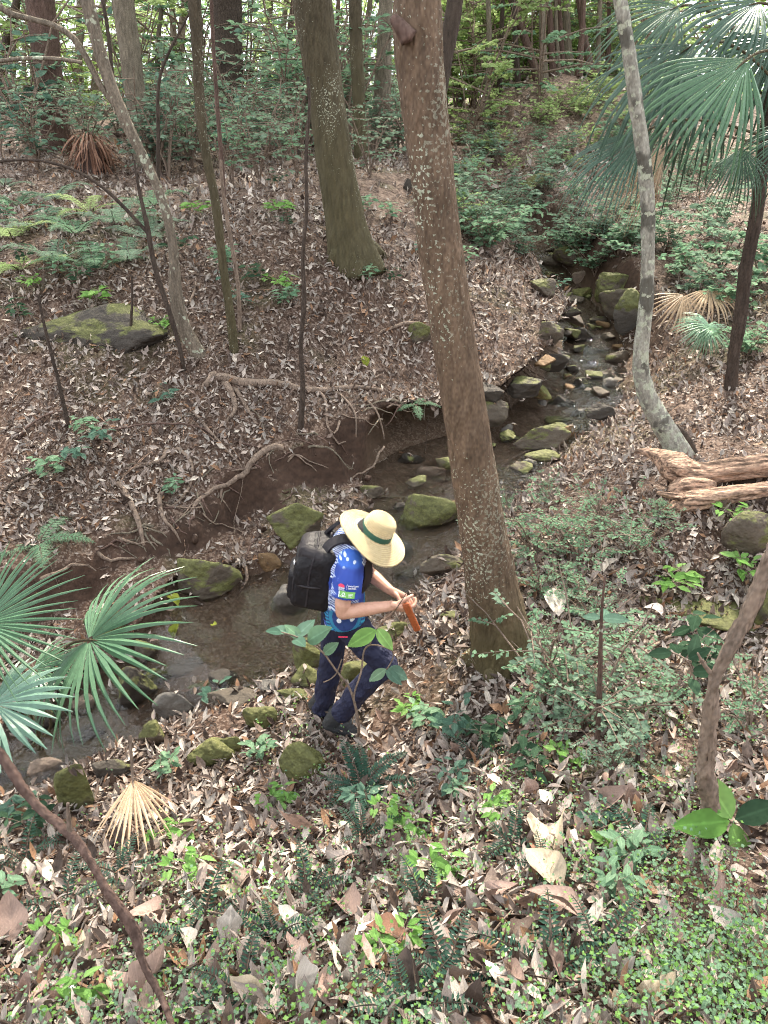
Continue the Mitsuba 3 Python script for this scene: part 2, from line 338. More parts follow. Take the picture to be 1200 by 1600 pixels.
def diamond(width=0.5, fold=0.1):
    v = np.array([[0, 0, 0], [0.45, width / 2, fold * width], [1, 0, -0.08], [0.45, -width / 2, fold * width]])
    return v, np.array([[0, 3, 2], [0, 2, 1]]), np.array([[.5, .02], [.02, .45], [.5, .98], [.98, .45]])

def frames(d, n):
    d = unit(d); n = n - d * (n * d).sum(-1, keepdims=True); n = unit(n)
    return np.stack([d, np.cross(n, d), n], -1)

def place(tem, pos, R, scale, pal, rng, ids=None):
    v, f, uv = tem
    N = len(pos); scale = np.broadcast_to(np.asarray(scale, float), (N,))
    P = (np.einsum('nij,kj->nki', R, v) * scale[:, None, None] + pos[:, None]).reshape(-1, 3)
    F = (f[None] + (np.arange(N) * len(v))[:, None, None]).reshape(-1, 3)
    ids = rng.integers(0, 4000, N) if ids is None else ids
    pal = np.broadcast_to(np.asarray(pal, float), (N,))
    U = np.dstack([2 * ids[:, None] + uv[None, :, 0], 2 * pal[:, None] + uv[None, :, 1]]).reshape(-1, 2)
    return P, F, U

def rand_dirs(rng, n):
    return unit(rng.normal(size=(n, 3)))

def xf(pos, rz=0.0, s=1.0, tilt=(0, 0)):
    return T().translate([float(q) for q in pos]).rotate([0, 0, 1], math.degrees(rz)).rotate([1, 0, 0], tilt[0]).rotate([0, 1, 0], tilt[1]).scale(float(s))

# ---------------------------------------------------------------- rocks
def rock_mesh(rng, size, rough=0.5, sub=4):
    """an angular stone: the hull of a few points, rounded off and roughened; its half sizes are size"""
    pts = unit(rng.normal(size=(16 if rough < 0.5 else 11, 3))) * rng.uniform(0.82, 1.0, (16 if rough < 0.5 else 11, 1))
    h = trimesh.convex.convex_hull(pts)
    n = h.face_normals; d = np.maximum((h.triangles[:, 0] * n).sum(1), 0.4)
    m = trimesh.creation.icosphere(subdivisions=sub)
    v = np.array(m.vertices); c = v @ n.T
    r = np.where(c > 0.05, d[None] / np.maximum(c, 0.05), 9.0)
    p = 30.0 if rough > 0.5 else 8.0
    r = (np.minimum(r, 3.0) ** -p).sum(1) ** (-1 / p)
    v = v * r[:, None]; v = v / np.abs(v).max(0)
    o = rng.uniform(0, 50, 3)
    nn = 2 * meshkit.fbm(v * 2.2 + o, 4, 1) - 1; n2 = 2 * meshkit.fbm(v * 7 + o, 3, 2) - 1
    v = v * (1 + 0.10 * nn + 0.055 * n2)[:, None]
    return v * np.asarray(size), np.array(m.faces)

def rock(cx, cy, w, h, moss, tone, label, group=None, rough=0.4, name='boulder', cat='boulder', sub=4, deep=.72, flat=None):
    """a stone that measures w x h pixels where it lies"""
    rng = np.random.default_rng(int(cx * 7 + cy * 13 + w))
    p = hit(cx, min(cy + 0.42 * h, 1640)); dp = depth(p)
    rx = w / 2 * dp / FPX; rh = h / 2 * dp / FPX
    a = math.asin(min(max((CAM[2] - p[2]) / np.linalg.norm(CAM - p), 0.05), 1))
    ry = rx * deep * 0.8
    rz = math.sqrt(max(rh ** 2 - (ry * math.sin(a)) ** 2, (0.5 * rh) ** 2)) / max(math.cos(a), 0.3)
    if flat: rz = min(rz, flat * rx)
    c = at(cx, cy, p[1] + ry * 0.65); c[2] = max(c[2], ground_z(c[0], c[1]) - 0.2 * rz)
    if w > 230: c = c + A3([0, .12, -.06])
    v, f = rock_mesh(rng, (rx, ry, rz), rough, sub)
    k = thing(name, label, cat, group)
    scene[k] = ply(v + c, f, 'rock_material', np.c_[np.full(len(v), tone + 0.5), np.full(len(v), moss)])
    ROCKS.append((c, rx, ry, rz))
    return k
A3 = np.array
ROCKS = []
for a in [
    (146, 512, 285, 92, .20, 4, 'long dark mossy boulder half buried in the leafy bank at left', None, .6),
    (325, 902, 108, 78, .62, 0, 'squared mossy boulder at the far edge of the brown pool', None, .8),
    (466, 825, 96, 78, .72, 0, 'mossy boulder directly behind the black backpack', None, .6),
    (420, 879, 40, 34, 0, 3, 'small orange brown stone between the squared boulder and the backpack', None, .3),
    (448, 946, 66, 74, 0, 2, 'smooth grey boulder at the pool edge beside the backpack', None, .2),
    (672, 806, 100, 84, .66, 0, 'round mossy boulder left of the large leaning trunk', None, .5),
    (672, 747, 50, 34, 0, 1, 'smooth pinkish tan stone above the round mossy boulder', None, .3),
    (577, 768, 42, 24, .5, 0, 'small mossy stone above the straw hat', None, .5),
    (774, 740, 28, 22, .5, 1, 'small yellowish mossy stone just right of the large trunk', None, .5),
    (622, 862, 48, 52, 0, 2, 'grey brown stone tucked behind the hat brim in the cascade', None, .4),
    (960, 452, 62, 52, .6, 0, 'farthest of three green boulders beside the upper creek', None, .35),
    (967, 470, 60, 56, .55, 0, 'middle of three green boulders beside the upper creek', None, .35),
    (986, 492, 62, 78, .6, 2, 'nearest and largest of three rounded green boulders by the upper creek', None, .3),
    (907, 524, 52, 40, .3, 4, 'dark wet stone with a mossy top in midstream', None, .6),
    (932, 553, 66, 26, .05, 4, 'flat dark wet stone below the mossy midstream one', None, .8),
    (925, 571, 32, 15, 0, 2, 'small pale grey stone in midstream', None, .7),
    (910, 605, 38, 32, .25, 4, 'pointed dark stone standing in the riffle', None, .9),
    (880, 632, 48, 32, .1, 4, 'dark stone left of the pale grey stone at the cut bank', None, .7),
    (909, 649, 38, 22, 0, 2, 'flat grey stone between two dark creek stones', None, .6),
    (938, 648, 52, 36, .05, 4, 'dark angular stone on the right edge of the creek', None, .8),
    (870, 661, 46, 26, .35, 0, 'greenish flat topped stone behind the big block in the creek', None, .7),
    (768, 670, 48, 42, .3, 0, 'green grey slab leaning at the foot of the cut bank', None, .9),
    (793, 678, 24, 34, 0, 2, 'thin grey slab right of the leaning green one', None, .9),
    (845, 688, 90, 54, .25, 0, 'large brown block lying in the middle of the creek', None, .8),
    (889, 676, 28, 24, 0, 3, 'small tan stone beside the large brown creek block', None, .4),
    (850, 716, 62, 26, .5, 0, 'low mossy stone below the large brown creek block', None, .4),
    (905, 434, 24, 26, 0, 1, 'pale tan stone at the head of the visible creek', None, .5),
    (862, 412, 38, 30, 0, 0, 'brown stone left of the head of the creek', None, .5),
    (893, 404, 64, 40, .6, 0, 'mossy boulder under the leaves at the head of the creek', None, .4),
    (205, 1085, 80, 92, .35, 4, 'big dark brown boulder under the green fan palm seedling', None, .6),
    (172, 985, 74, 72, .62, 0, 'mossy boulder hidden behind the fan palm leaves', None, .5),
    (138, 1154, 66, 32, 0, 4, 'wet dark brown stone in the lower creek', None, .5),
    (70, 1206, 66, 46, 0, 1, 'tan flat stone at the lower left creek edge', None, .5),
    (118, 1232, 62, 84, .8, 0, 'tall mossy stone left of the dead fan palm leaf', None, .5),
    (242, 1150, 52, 46, .68, 0, 'mossy stone above the dead fan palm leaf', None, .5),
    (480, 1026, 58, 50, .62, 0, 'mossy stone at the pool edge behind the straight leg', None, .6),
    (482, 1056, 62, 38, .8, 0, 'bright mossy stone just left of the knee of the straight leg', None, .5),
    (462, 1084, 64, 28, .85, 0, 'low mossy slab left of the trouser shin', None, .6),
    (405, 1121, 58, 44, .8, 0, 'mossy stone standing alone between the pool outlet and the boots', None, .5),
    (328, 1176, 84, 50, .78, 0, 'wide mossy stone right of the dead fan palm leaf', None, .4),
    (362, 1164, 36, 34, .8, 0, 'small mossy stone touching the wide mossy one', None, .5),
    (470, 1192, 76, 60, .6, 0, 'mossy stone in the leaf litter left of the dark fern', None, .4),
    (604, 990, 90, 42, .66, 0, 'long mossy slab behind the orange brown case', None, .7),
    (562, 1052, 76, 44, .8, 0, 'mossy stone seen between the legs', None, .5),
    (702, 984, 30, 26, .2, 1, 'small stone left of the foot of the large trunk', None, .5),
    (705, 965, 36, 20, .7, 0, 'low mossy stone behind the foot of the large trunk', None, .5),
    (132, 1106, 54, 40, 0, 0, 'brown stone left of the big dark boulder', None, .6),
    (292, 1050, 70, 22, .1, 0, 'flat stone forming the lip of the pool', None, .8),
    (365, 1092, 90, 30, 0, 0, 'flat brown stone below the pool outlet', None, .7),
    (270, 1105, 70, 60, 0, 2, 'wet grey stone under the pool outlet', None, .5),
    (640, 900, 60, 34, 0, 0, 'grey brown stone beside the white cascade', None, .5),
    (690, 885, 70, 44, .2, 0, 'brown stone between the cascade and the large trunk', None, .5),
    (62, 1120, 74, 60, .3, 4, 'dark boulder at the left edge under the low fan palm', None, .5), (15, 1215, 60, 46, .2, 0, 'brown stone at the left border beside the lower creek', None, .6), (170, 1205, 70, 40, .1, 4, 'wet brown slab in the lower creek above the dead palm leaf', None, .6),
    (250, 1060, 50, 36, .5, 0, 'mossy stone damming the left end of the pool', None, .5), (318, 1082, 60, 32, .1, 1, 'tan stone below the lip of the pool', None, .7), (225, 1020, 46, 40, .6, 0, 'small mossy boulder at the left end of the pool', None, .5), (430, 1070, 60, 26, 0, 2, 'low grey stone on the near shore of the pool', None, .7),
    (815, 640, 60, 34, .1, 4, 'dark rubble block below the undercut bank', None, .8), (760, 640, 50, 30, 0, 4, 'dark stone in the shade of the undercut bank', None, .7), (865, 575, 50, 34, .2, 4, 'dark rubble stone at the foot of the cut bank upstream', None, .8), (860, 520, 44, 40, .3, 0, 'stone jutting from the left bank of the upper creek', None, .7),
    (950, 590, 46, 26, .1, 0, 'brown stone in the upper creek left of the curved pale tree', None, .7), (965, 560, 40, 30, .3, 0, 'small boulder against the curved pale tree side of the creek', None, .5), (890, 490, 40, 26, .2, 4, 'dark stone in the narrow upper creek', None, .7), (935, 505, 36, 22, .1, 0, 'little stone left of the nearest green boulder', None, .6), (850, 450, 44, 34, .4, 0, 'mossy stone on the left edge at the creek head', None, .6),
    (735, 705, 60, 30, .2, 0, 'brown stone half behind the large trunk in the creek', None, .6), (640, 720, 44, 26, .1, 4, 'dark stone at the foot of the eroded bank above the hat', None, .6),
    (1105, 968, 210, 46, .72, 0, 'long flat mossy rock ledge crossing the right bank', None, .4),
    (1190, 945, 50, 92, .7, 4, 'upright dark mossy rock at the right edge behind the dead stem', None, .5),
    (1168, 838, 80, 88, .45, 0, 'earthy mossy rock under the split log', None, .4),
    (845, 290, 56, 38, .5, 0, 'distant mossy boulder among the undergrowth', None, .4),
    (655, 522, 42, 40, .6, 0, 'mossy stone left of the large trunk on the far bank', None, .4),
    (640, 291, 24, 22, 0, 4, 'small dark stone on the upper slope behind the large trunk', None, .5),
    (1010, 940, 60, 24, .6, 0, 'small mossy stone at the left end of the rock ledge', None, .5),
    (730, 1000, 26, 20, .1, 0, 'little brown stone against the foot of the large trunk', None, .5),
]: rock(*a)
rng = np.random.default_rng(11)
cand = CV[sel]; cn = nrm
for q in range(170):
    i = rng.integers(0, len(cand)); u = rng.uniform(-1.0, 1.0)
    x, y = cand[i, :2] + cn[i] * u * (cand[i, 3] + 0.12)
    if cand[i, 6] < 0.3 and abs(u) < 0.75: continue
    if any((c[0] - x) ** 2 + (c[1] - y) ** 2 < (0.8 * (rx + 0.05)) ** 2 for c, rx, _, _ in ROCKS): continue
    s = rng.uniform(.05, .15) * (1.1 if y > 6 else .8)
    v, f = rock_mesh(rng, (s * rng.uniform(.8, 1.3), s, s * rng.uniform(.45, .8)), .6, 3)
    tone = int(rng.choice([0, 0, 3, 2, 4, 4])); moss = float(rng.choice([0, 0, .3, .5, .6]))
    k = thing('creek_stone', 'small loose stone lying in the creek bed', 'stone', 'small loose stones in the creek bed')
    scene[k] = ply(v + [x, y, max(ground_z(x, y), cand[i, 2] - 0.04) + 0.2 * s], f, 'rock_material', np.c_[np.full(len(v), tone + .5), np.full(len(v), moss)])

# ---------------------------------------------------------------- leaf litter
def litter(rng, x, y, length, tem, tilt=0.35, lift=(0.004, 0.03), pal=0):
    xy = np.c_[x, y]; n = normals(xy)
    n = unit(n + rng.normal(size=n.shape) * tilt * rng.uniform(0, 1, (len(n), 1)) ** 1.6 * 1.7)
    pos = np.c_[xy, H(xy)] + n * rng.uniform(*lift, (len(n), 1))
    return place(tem, pos, frames(rand_dirs(rng, len(n)), n), length, pal, rng)

def ground_samples(rng, n, y0, y1, wide, slope=0.62, power=1.0):
    y = y0 + (y1 - y0) * rng.uniform(0, 1, n) ** power
    half = 0.52 * (y * 0.883 + 2.4) + wide
    x = rng.uniform(-1, 1, n) * half
    xy = np.c_[x, y]
    ok = (EI(xy) > 0.03) & ((normals(xy)[:, 2] > slope) | (rng.uniform(size=n) < 0.12)) & ((GI(xy) > 0.97) | (EI(xy) > 0.25) | (rng.uniform(size=n) < 0.3))
    bare = meshkit.fbm(np.c_[xy * 0.9, np.zeros(n)], 3, 21)
    d_, i_, sd_ = creek_info(xy)
    dk = cut_dist(xy)
    ok &= ~((sd_ > 0) & (dk > -.32) & (dk < .22) & (x < 0.6) & (rng.uniform(size=n) < .85))
    ok &= (bare < 0.66) | (rng.uniform(size=n) < 0.25)
    return x[ok], y[ok]
LT = [leaf_template(4, .42, .9, .10, .05, .6, .1), leaf_template(4, .34, .95, .22, .25, .4), leaf_template(4, .5, .8, -.12, -.15, .5, .12), leaf_template(4, .28, 1.0, .3, -.2, .8)]
LT3 = [leaf_template(3, .42, .9, .10, .05, .6, .1), leaf_template(3, .34, .95, .22, .25, .4), leaf_template(3, .5, .8, -.12, -.15, .5, .12), leaf_template(3, .28, 1.0, .3, -.2, .8)]
rng = np.random.default_rng(3)
bits = []
for j, tem in enumerate(LT):
    x, y = ground_samples(rng, 9000, 0.8, 4.8, 0.4); bits.append(litter(rng, x, y, .03 + .08 * rng.uniform(0, 1, len(x)) ** 1.5, tem, .5, (.004, .035)))
    x, y = ground_samples(rng, 14500, 4.2, 11.5, 0.4, .55); bits.append(litter(rng, x, y, .04 + .08 * rng.uniform(0, 1, len(x)) ** 1.5, LT3[j], .5))
    x, y = ground_samples(rng, 5200, 10.5, 19, 0.6); bits.append(litter(rng, x, y, rng.uniform(.07, .15, len(x)), LT3[j], .45))
FRAG = diamond(.7, .15); FRAG[0][3, 1] *= .5
x, y = ground_samples(rng, 34000, 0.8, 8.0, 0.3); bits.append(litter(rng, x, y, rng.uniform(.015, .05, len(x)), FRAG, .5, (.003, .02)))
x, y = ground_samples(rng, 7000, 18, 40, 1); bits.append(litter(rng, x, y, rng.uniform(.16, .3, len(x)), diamond(.5), .4))
for c, rx, ry, rz in ROCKS:      # leaves that fell on the stones
    if rng.uniform() < 0.5:
        n = rng.integers(1, 5); o = rng.uniform(-.5, .5, (n, 2)) * [rx, ry]
        pos = np.c_[c[:2] + o, np.full(n, c[2] + rz * 0.93)]
        bits.append(place(LT[0], pos, frames(rand_dirs(rng, n), np.array([[0, 0, 1.0]] * n) + rng.normal(size=(n, 3)) * .2), .08, 0, rng))
k = thing('leaf_litter', 'thick layer of small dry brown leaves covering the forest floor', 'leaf litter', kind='stuff')
v, f, u = join(bits); scene[k] = ply(v, f, 'litter_material', u, False)
LITTER_TRIS = len(f)
# the larger fallen leaves of the foreground, one by one
BIG = [leaf_template(11, w * 1.15, p, fo, dr_, cu, tc) for w, p, fo, dr_, cu, tc in
       [(.52, .85, .12, .1, .7, .1), (.42, .9, .3, .3, .3, 0), (.6, .8, -.1, -.25, .5, .2), (.46, .95, .45, .1, .2, .3), (.36, 1, .2, -.3, .9, .3), (.55, .8, .05, .45, 1.2, 0)]]

def lone_leaf(x, y, L, tem, pal, rng, tilt=.3, lift=.025):
    xy = np.array([[x, y]]); n = unit(normals(xy) + rng.normal(size=(1, 3)) * tilt)
    v = tem[0].copy(); o = rng.uniform(0, 40)
    v[:, 1] *= 1 + .55 * (meshkit.noise(np.c_[v[:, 0] * 5 + o, np.sign(v[:, 1]) * 3, 0 * o + v[:, 0] * 0], 2) - .5)
    v[:, 1] += rng.uniform(-.25, .25) * v[:, 0] ** 2
    v[:, 2] += 0.22 * (meshkit.fbm(v * [3, 5, 3] + o, 2, 1) - .5) + rng.uniform(-.3, 1.6) * v[:, 1] ** 2
    return place((v, tem[1], tem[2]), np.c_[xy, H(xy)] + n * lift, frames(rand_dirs(rng, 1), n), L, pal, rng)
rng = np.random.default_rng(17)
for px, py, size, pal, tem, lab, tilt in [
    (528, 1540, 88, 1, 4, 'pale crinkled fallen leaf curling up at the bottom centre', .5), (876, 1402, 76, 2, 0, 'broad rounded tan leaf lying on the litter at lower right', .15),
    (782, 1385, 60, 4, 0, 'folded pinkish brown leaf above the round tan leaf', .15), (664, 1562, 62, 3, 1, 'curled mustard yellow leaf near the bottom edge', .25),
    (342, 1524, 66, 2, 2, 'flat sandy brown leaf among green clover at lower left', .2), (505, 1310, 66, 0, 2, 'big curled grey brown leaf right of the dead fan palm leaf', .3),
    (905, 1450, 76, 0, 1, 'greyish brown leaf below the round tan leaf', .3), (560, 1450, 70, 4, 0, 'dull purple brown leaf above the pale crinkled leaf', .2),
    (108, 1478, 50, 0, 0, 'pale pinkish leaf at the left edge of the litter', .1), (20, 1485, 60, 0, 2, 'pale tan leaf touching the left border of the picture', .2),
    (875, 968, 52, 1, 0, 'pale cream leaf on the mossy ledge side right of the large trunk', .2), (1035, 968, 36, 1, 1, 'whitish leaf on the long mossy rock ledge', .1),
    (860, 1305, 84, 2, 5, 'long cream coloured leaf lying across the litter at right', .1), (640, 1490, 66, 5, 3, 'rusty red brown leaf right of the pale crinkled leaf', .5),
    (945, 1270, 54, 4, 1, 'long curled grey brown leaf leaning left of the green seedling', .6), (200, 1585, 74, 0, 2, 'large pale leaf at the bottom left corner', .3),
    (740, 1400, 64, 4, 5, 'dark curled leaf left of the folded pinkish leaf', .5), (850, 1355, 46, 5, 3, 'orange brown rolled leaf above the round tan leaf', .2)]:
    p = hit(px, py); k = thing('fallen_leaf', lab, 'leaf')
    v, f, u = lone_leaf(p[0], p[1], size * depth(p) / FPX * 1.15, BIG[tem], pal or 4, rng, tilt, .03)
    scene[k] = ply(v, f, 'litter_material', u)
for px, py, size in [(282, 952, 22), (283, 1000, 24), (281, 960, 18), (336, 1017, 12), (572, 575, 18), (513, 584, 14)]:
    p = hit(px, py); k = thing('floating_leaf' if py > 900 else 'yellow_leaf', 'pale yellow leaf floating on the brown pool' if py > 900 else 'yellow green leaf lying on the far bank left of the large trunk', 'leaf', 'pale leaves floating on the pool' if py > 900 else 'yellow leaves on the far bank')
    p[2] = max(p[2], 1.15 if py > 900 else -9)
    v, f, u = place(BIG[0], np.array([[p[0], p[1], p[2] + .012]]), frames(rand_dirs(rng, 1), np.array([[0, 0, 1.0]])), size * depth(p) / FPX * 1.2, 9, rng)
    scene[k] = ply(v, f, 'leaf_material', u)
n = 0
while n < 280:
    px, py = rng.uniform(0, 1200), 1600 - 480 * rng.uniform() ** 1.3
    p = hit(px, py)
    if float(EI([p[:2]])[0]) < 0.15: continue
    k = thing('fallen_leaf', 'dry brown leaf lying loose on top of the foreground litter', 'leaf', 'loose dry leaves on the foreground litter')
    v, f, u = lone_leaf(p[0], p[1], rng.uniform(.06, .135), BIG[rng.integers(0, 6)], int(rng.choice([0, 0, 0, 0, 0, 4, 4, 1, 2, 4])), rng, .28, .02)
    scene[k] = ply(v, f, 'litter_material', u); n += 1
# twigs
rng = np.random.default_rng(5)
bits = []
x, y = ground_samples(rng, 1500, 0.9, 13, 0.3)
for a, b in zip(x, y):
    L = rng.uniform(.08, .4) * (1 if b < 5 else 1.6); th = rng.uniform(0, 6.28); t = np.linspace(-.5, .5, 4)[:, None] * L
    q = np.c_[a + t * math.cos(th), b + t * math.sin(th)]; q += rng.normal(size=q.shape) * L * .03
    z = H(q); z = z.mean() + (z - z.mean()) * .9 + .02 + rng.uniform(0, .03)
    bits.append(tube(np.c_[q, z], np.linspace(1, .5, 4) * rng.uniform(.002, .006), 4, int(rng.choice([3, 4, 6, 5]))))
k = thing('twig_litter', 'thin dead twigs scattered over the leaf litter', 'twigs', kind='stuff')
v, f, u = join(bits); scene[k] = ply(v, f, 'bark_material', u)

# ---------------------------------------------------------------- trees
def flare_fn(h=0.5, amt=0.8, lobes=5, seed=0):
    r = np.random.default_rng(seed); ph = r.uniform(0, 6.28, 3)
    def fn(L, th):
        e = np.exp(-np.maximum(L - 0.1, 0)[:, None] / h)
        return 1 + e * amt * (0.35 + 0.4 * np.sin(th * 3 + ph[0]) + 0.3 * np.sin(th * lobes + ph[1])) * 0.6
    return fn

def pix_path(pts, y, dy=0.0):
    """world points of a stem drawn by pixels, its foot on the ground; it leans dy metres away over its length"""
    base = hit(pts[0][0], pts[0][1]) if y is None else at(pts[0][0], pts[0][1], y)
    y = base[1]; n = len(pts) - 1
    out = [base]
    for i, q in enumerate(pts[1:], 1):
        out.append(at(q[0], q[1], y + dy * i / max(n, 1)))
    return np.array(out), np.array([q[2] / 2 * depth(o) / FPX for q, o in zip(pts, out)])

def crown(rng, c, rad, n, leaf, pal, clumps=26):
    cc = np.asarray(c) + rng.normal(size=(clumps, 3)) * np.asarray(rad) * 0.5
    i = rng.integers(0, clumps, n)
    pos = cc[i] + rng.normal(size=(n, 3)) * np.asarray(rad) * 0.16
    nn = unit(np.array([0, 0, 1.0]) + rng.normal(size=(n, 3)) * .6)
    return place(diamond(.5), pos, frames(rand_dirs(rng, n), nn), leaf * rng.uniform(.7, 1.3, n), pal, rng)

def tree(name, pts, y, label, pal, dy=0.0, group=None, sides=14, rough=.1, up=6.0, crown_n=0, flare=None, leaf=.22, branches=(), cpal=4, step=.08, sink=.12, rad=(2.6, 2.6, 1.6)):
    rng = np.random.default_rng(int(abs(pts[0][0] * 3 + pts[0][1] * 5)) + 1)
    P, R = pix_path(pts, y, dy)
    d0 = unit(P[1] - P[0]); P = np.vstack([P[0] - d0 * sink - [0, 0, .05], P]); R = np.concatenate([[R[0] * 1.1], R])
    if up:
        d = unit(unit(P[-1] - P[-2]) + [0, 0, .35]); e = P[-1] + d * up * .5 + rng.normal(size=3) * [.2, .2, 0]
        P = np.vstack([P, e, e + unit(d + [0, 0, .4]) * up * .5]); R = np.concatenate([R, [R[-1] * .75, R[-1] * .4]])
    k = thing(name, label, 'tree', group)
    v, f, u = tube(P, R, sides, pal, step, rough, int(pts[0][0]) % 97, flare=flare)
    part(k, 'trunk', ply(v, f, 'bark_material', u))
    for b in branches:
        if len(b[0]) == 3 and isinstance(b[0], tuple) and not isinstance(b[0][0], (tuple, list)):
            q, r = pix_path(b, P[1][1] + 0.0)
            part(k, 'branch', ply(*tube(q, r, 8, pal, .06, .12, 5)[:2], 'bark_material', tube(q, r, 8, pal, .06, .12, 5)[2]))
    if crown_n:
        top = P[-1]
        bl = []
        for j in range(5):
            a = rng.uniform(0, 6.28); q = np.array([P[-2], (P[-2] + top) / 2 + [math.cos(a) * .8, math.sin(a) * .8, .5], top + [math.cos(a) * 2, math.sin(a) * 2, rng.uniform(-.3, 1.2)]])
            bl.append(tube(q, [R[-2] * .7, R[-2] * .4, R[-2] * .15], 6, pal, .3))
        vv, ff, uu = join(bl); part(k, 'limbs', ply(vv, ff, 'bark_material', uu))
        vv, ff, uu = crown(rng, top + [0, 0, .6], rad, crown_n, leaf, cpal)
        part(k, 'crown', ply(vv, ff, 'leaf_material', uu, False))
    return k, P, R
MAIN, MP, MR = tree('large_tree', [(788, 1038, 100), (776, 960, 88), (758, 850, 74), (741, 740, 70), (714, 560, 68), (690, 400, 68), (667, 200, 70), (655, 90, 74), (652, 40, 78), (652, -30, 74)], 3.87,
     'large leaning reddish brown tree with pale lichen specks in the middle of the view', 0, sides=40, rough=.07, up=6, crown_n=2600, flare=flare_fn(.22, .35, 5, 1), step=.03)
q, r = pix_path([(640, 60, 30), (626, 42, 22), (614, 26, 14)], 3.75)
part(MAIN, 'branch_stub', ply(*tube(q, r, 12, 7, .01, .15)[:2], 'bark_material', tube(q, r, 12, 7, .01, .15)[2]), 'short broken branch stub near the top of the frame')
for px1, py1, s in ((700, 1045, 30), (850, 1055, 26), (760, 1075, 30)):
    a = MP[1] + [0, 0, .12]; e = hit(px1, py1); m = (a + e) / 2 + [0, 0, .02]
    vv, ff, uu = tube([a, m, e - [0, 0, .06]], [.11, .07, .03], 12, 0, .04, .15, 3); part(MAIN, 'root', ply(vv, ff, 'bark_material', uu))
T2, P2, _ = tree('broad_tree', [(548, 408, 70), (538, 340, 60), (520, 230, 57), (505, 120, 57), (494, 50, 60), (486, -30, 62)], 10, 'broad dark brown tree on the far bank behind the large leaning one', 1, sides=32, rough=.08, up=7, crown_n=2600,
     flare=flare_fn(.35, .7, 4, 7), step=.06)
for px1, py1, w0, w1 in ((602, 400, .16, .05), (515, 412, .14, .04), (560, 428, .14, .04)):
    a = P2[1] + [0, -.1, .2]; e = hit(px1, py1); vv, ff, uu = tube([a, (a + e) / 2 + [0, 0, .05], e - [0, 0, .05]], [w0, w0 * .7, w1], 10, 1, .06, .2, 3); part(T2, 'root', ply(vv, ff, 'bark_material', uu))
TREES = [
    ('slender_tree', [(565, 262, 26), (560, 150, 20), (555, 0, 20)], 17, 'straight slender tree right of the broad dark tree', 1, 0, 1500),
    ('slender_tree', [(594, 242, 34), (598, 130, 26), (603, 0, 22)], 18.5, 'slender pale trunk close left of the large leaning tree top', 4, 0, 1500),
    ('slender_tree', [(672, 240, 28), (690, 120, 26), (712, 0, 26)], 15, 'dark trunk leaning right from behind the large tree', 3, 0, 1500),
    ('background_tree', [(362, 230, 50), (358, 120, 44), (354, 0, 46)], 22, 'thick dark trunk in the background left of the broad tree', 3, 0, 2200),
    ('background_tree', [(232, 275, 36), (212, 150, 32), (192, 0, 34)], 16.5, 'grey brown trunk behind the leaning mottled sapling', 4, 0, 2200),
    ('background_tree', [(92, 240, 44), (76, 120, 42), (62, 0, 44)], 18.5, 'dark reddish trunk wrapped in foliage at the far left', 7, 0, 2200),
    ('mottled_tree', [(340, 602, 30), (312, 556, 25), (286, 508, 22), (274, 450, 20), (270, 385, 15), (256, 320, 15), (226, 250, 15), (192, 180, 19), (162, 100, 20), (136, 0, 20), (120, -60, 20)], 8.2,
     'leaning mottled sapling with pale lichen patches on the left bank', 8, 0, 2200),
    ('mossy_tree', [(372, 596, 26), (366, 550, 15), (361, 500, 14), (349, 420, 13), (341, 350, 14), (334, 300, 14), (318, 220, 15), (310, 120, 16), (305, 20, 20), (300, -60, 22)], 8.25, 'thin brown tree rising from the bank beside the mottled sapling', 1, 0, 2200),
    ('pale_tree', [(1062, 714, 36), (1024, 645, 31), (1003, 590, 26), (1009, 480, 22), (1012, 400, 21), (1011, 300, 22), (996, 180, 22), (985, 100, 21), (969, 0, 21), (960, -50, 20)], 6.5, 'curved pale tree with white lichen blotches at right of the creek', 2, 0, 900),
    ('dark_tree', [(1142, 628, 22), (1146, 560, 18), (1156, 500, 20), (1164, 430, 20), (1181, 340, 20), (1192, 250, 19), (1206, 120, 19)], 8.2, 'dark spotted trunk at the right edge behind the round leaved shrub', 3, 0, 700),
]
for nm, pts, y, lab, pal, dy, cn in TREES:
    tree(nm, pts, y, lab, pal, dy, sides=16, rough=.12, up=6, crown_n=cn, flare=flare_fn(.25, .5, 4, int(pts[0][0])), step=.07, branches=[[(178, 160, 9), (140, 100, 10), (110, 55, 10), (50, 30, 9), (-10, 4, 9)], [(128, 98, 6), (90, 92, 6), (45, 91, 6), (-10, 97, 6)]] if nm == 'mottled_tree' else ())
GROVE = [(850, 118, 11, 847), (864, 112, 10, 858), (879, 108, 8, 872), (889, 104, 13, 885), (905, 100, 9, 912), (922, 98, 10, 903), (934, 96, 8, 938), (950, 92, 7, 952), (842, 122, 12, 796), (873, 116, 7, 868)]
for j, (x0, y0, w, x1) in enumerate(GROVE):
    tree('grove_tree', [(x0, y0 + 8, w * 1.3), ((x0 + x1) / 2 + (j % 3 - 1), 60, w), (x1, -10, w * .9)], 25 + (j % 4) * .7, 'reddish brown trunk in the clump of slim trees on the far rise', 7 if j % 3 else 4, 0, 'clump of slim trees on the far rise', 8, .08, 8, 260, step=.4, leaf=.3)
rng = np.random.default_rng(8)
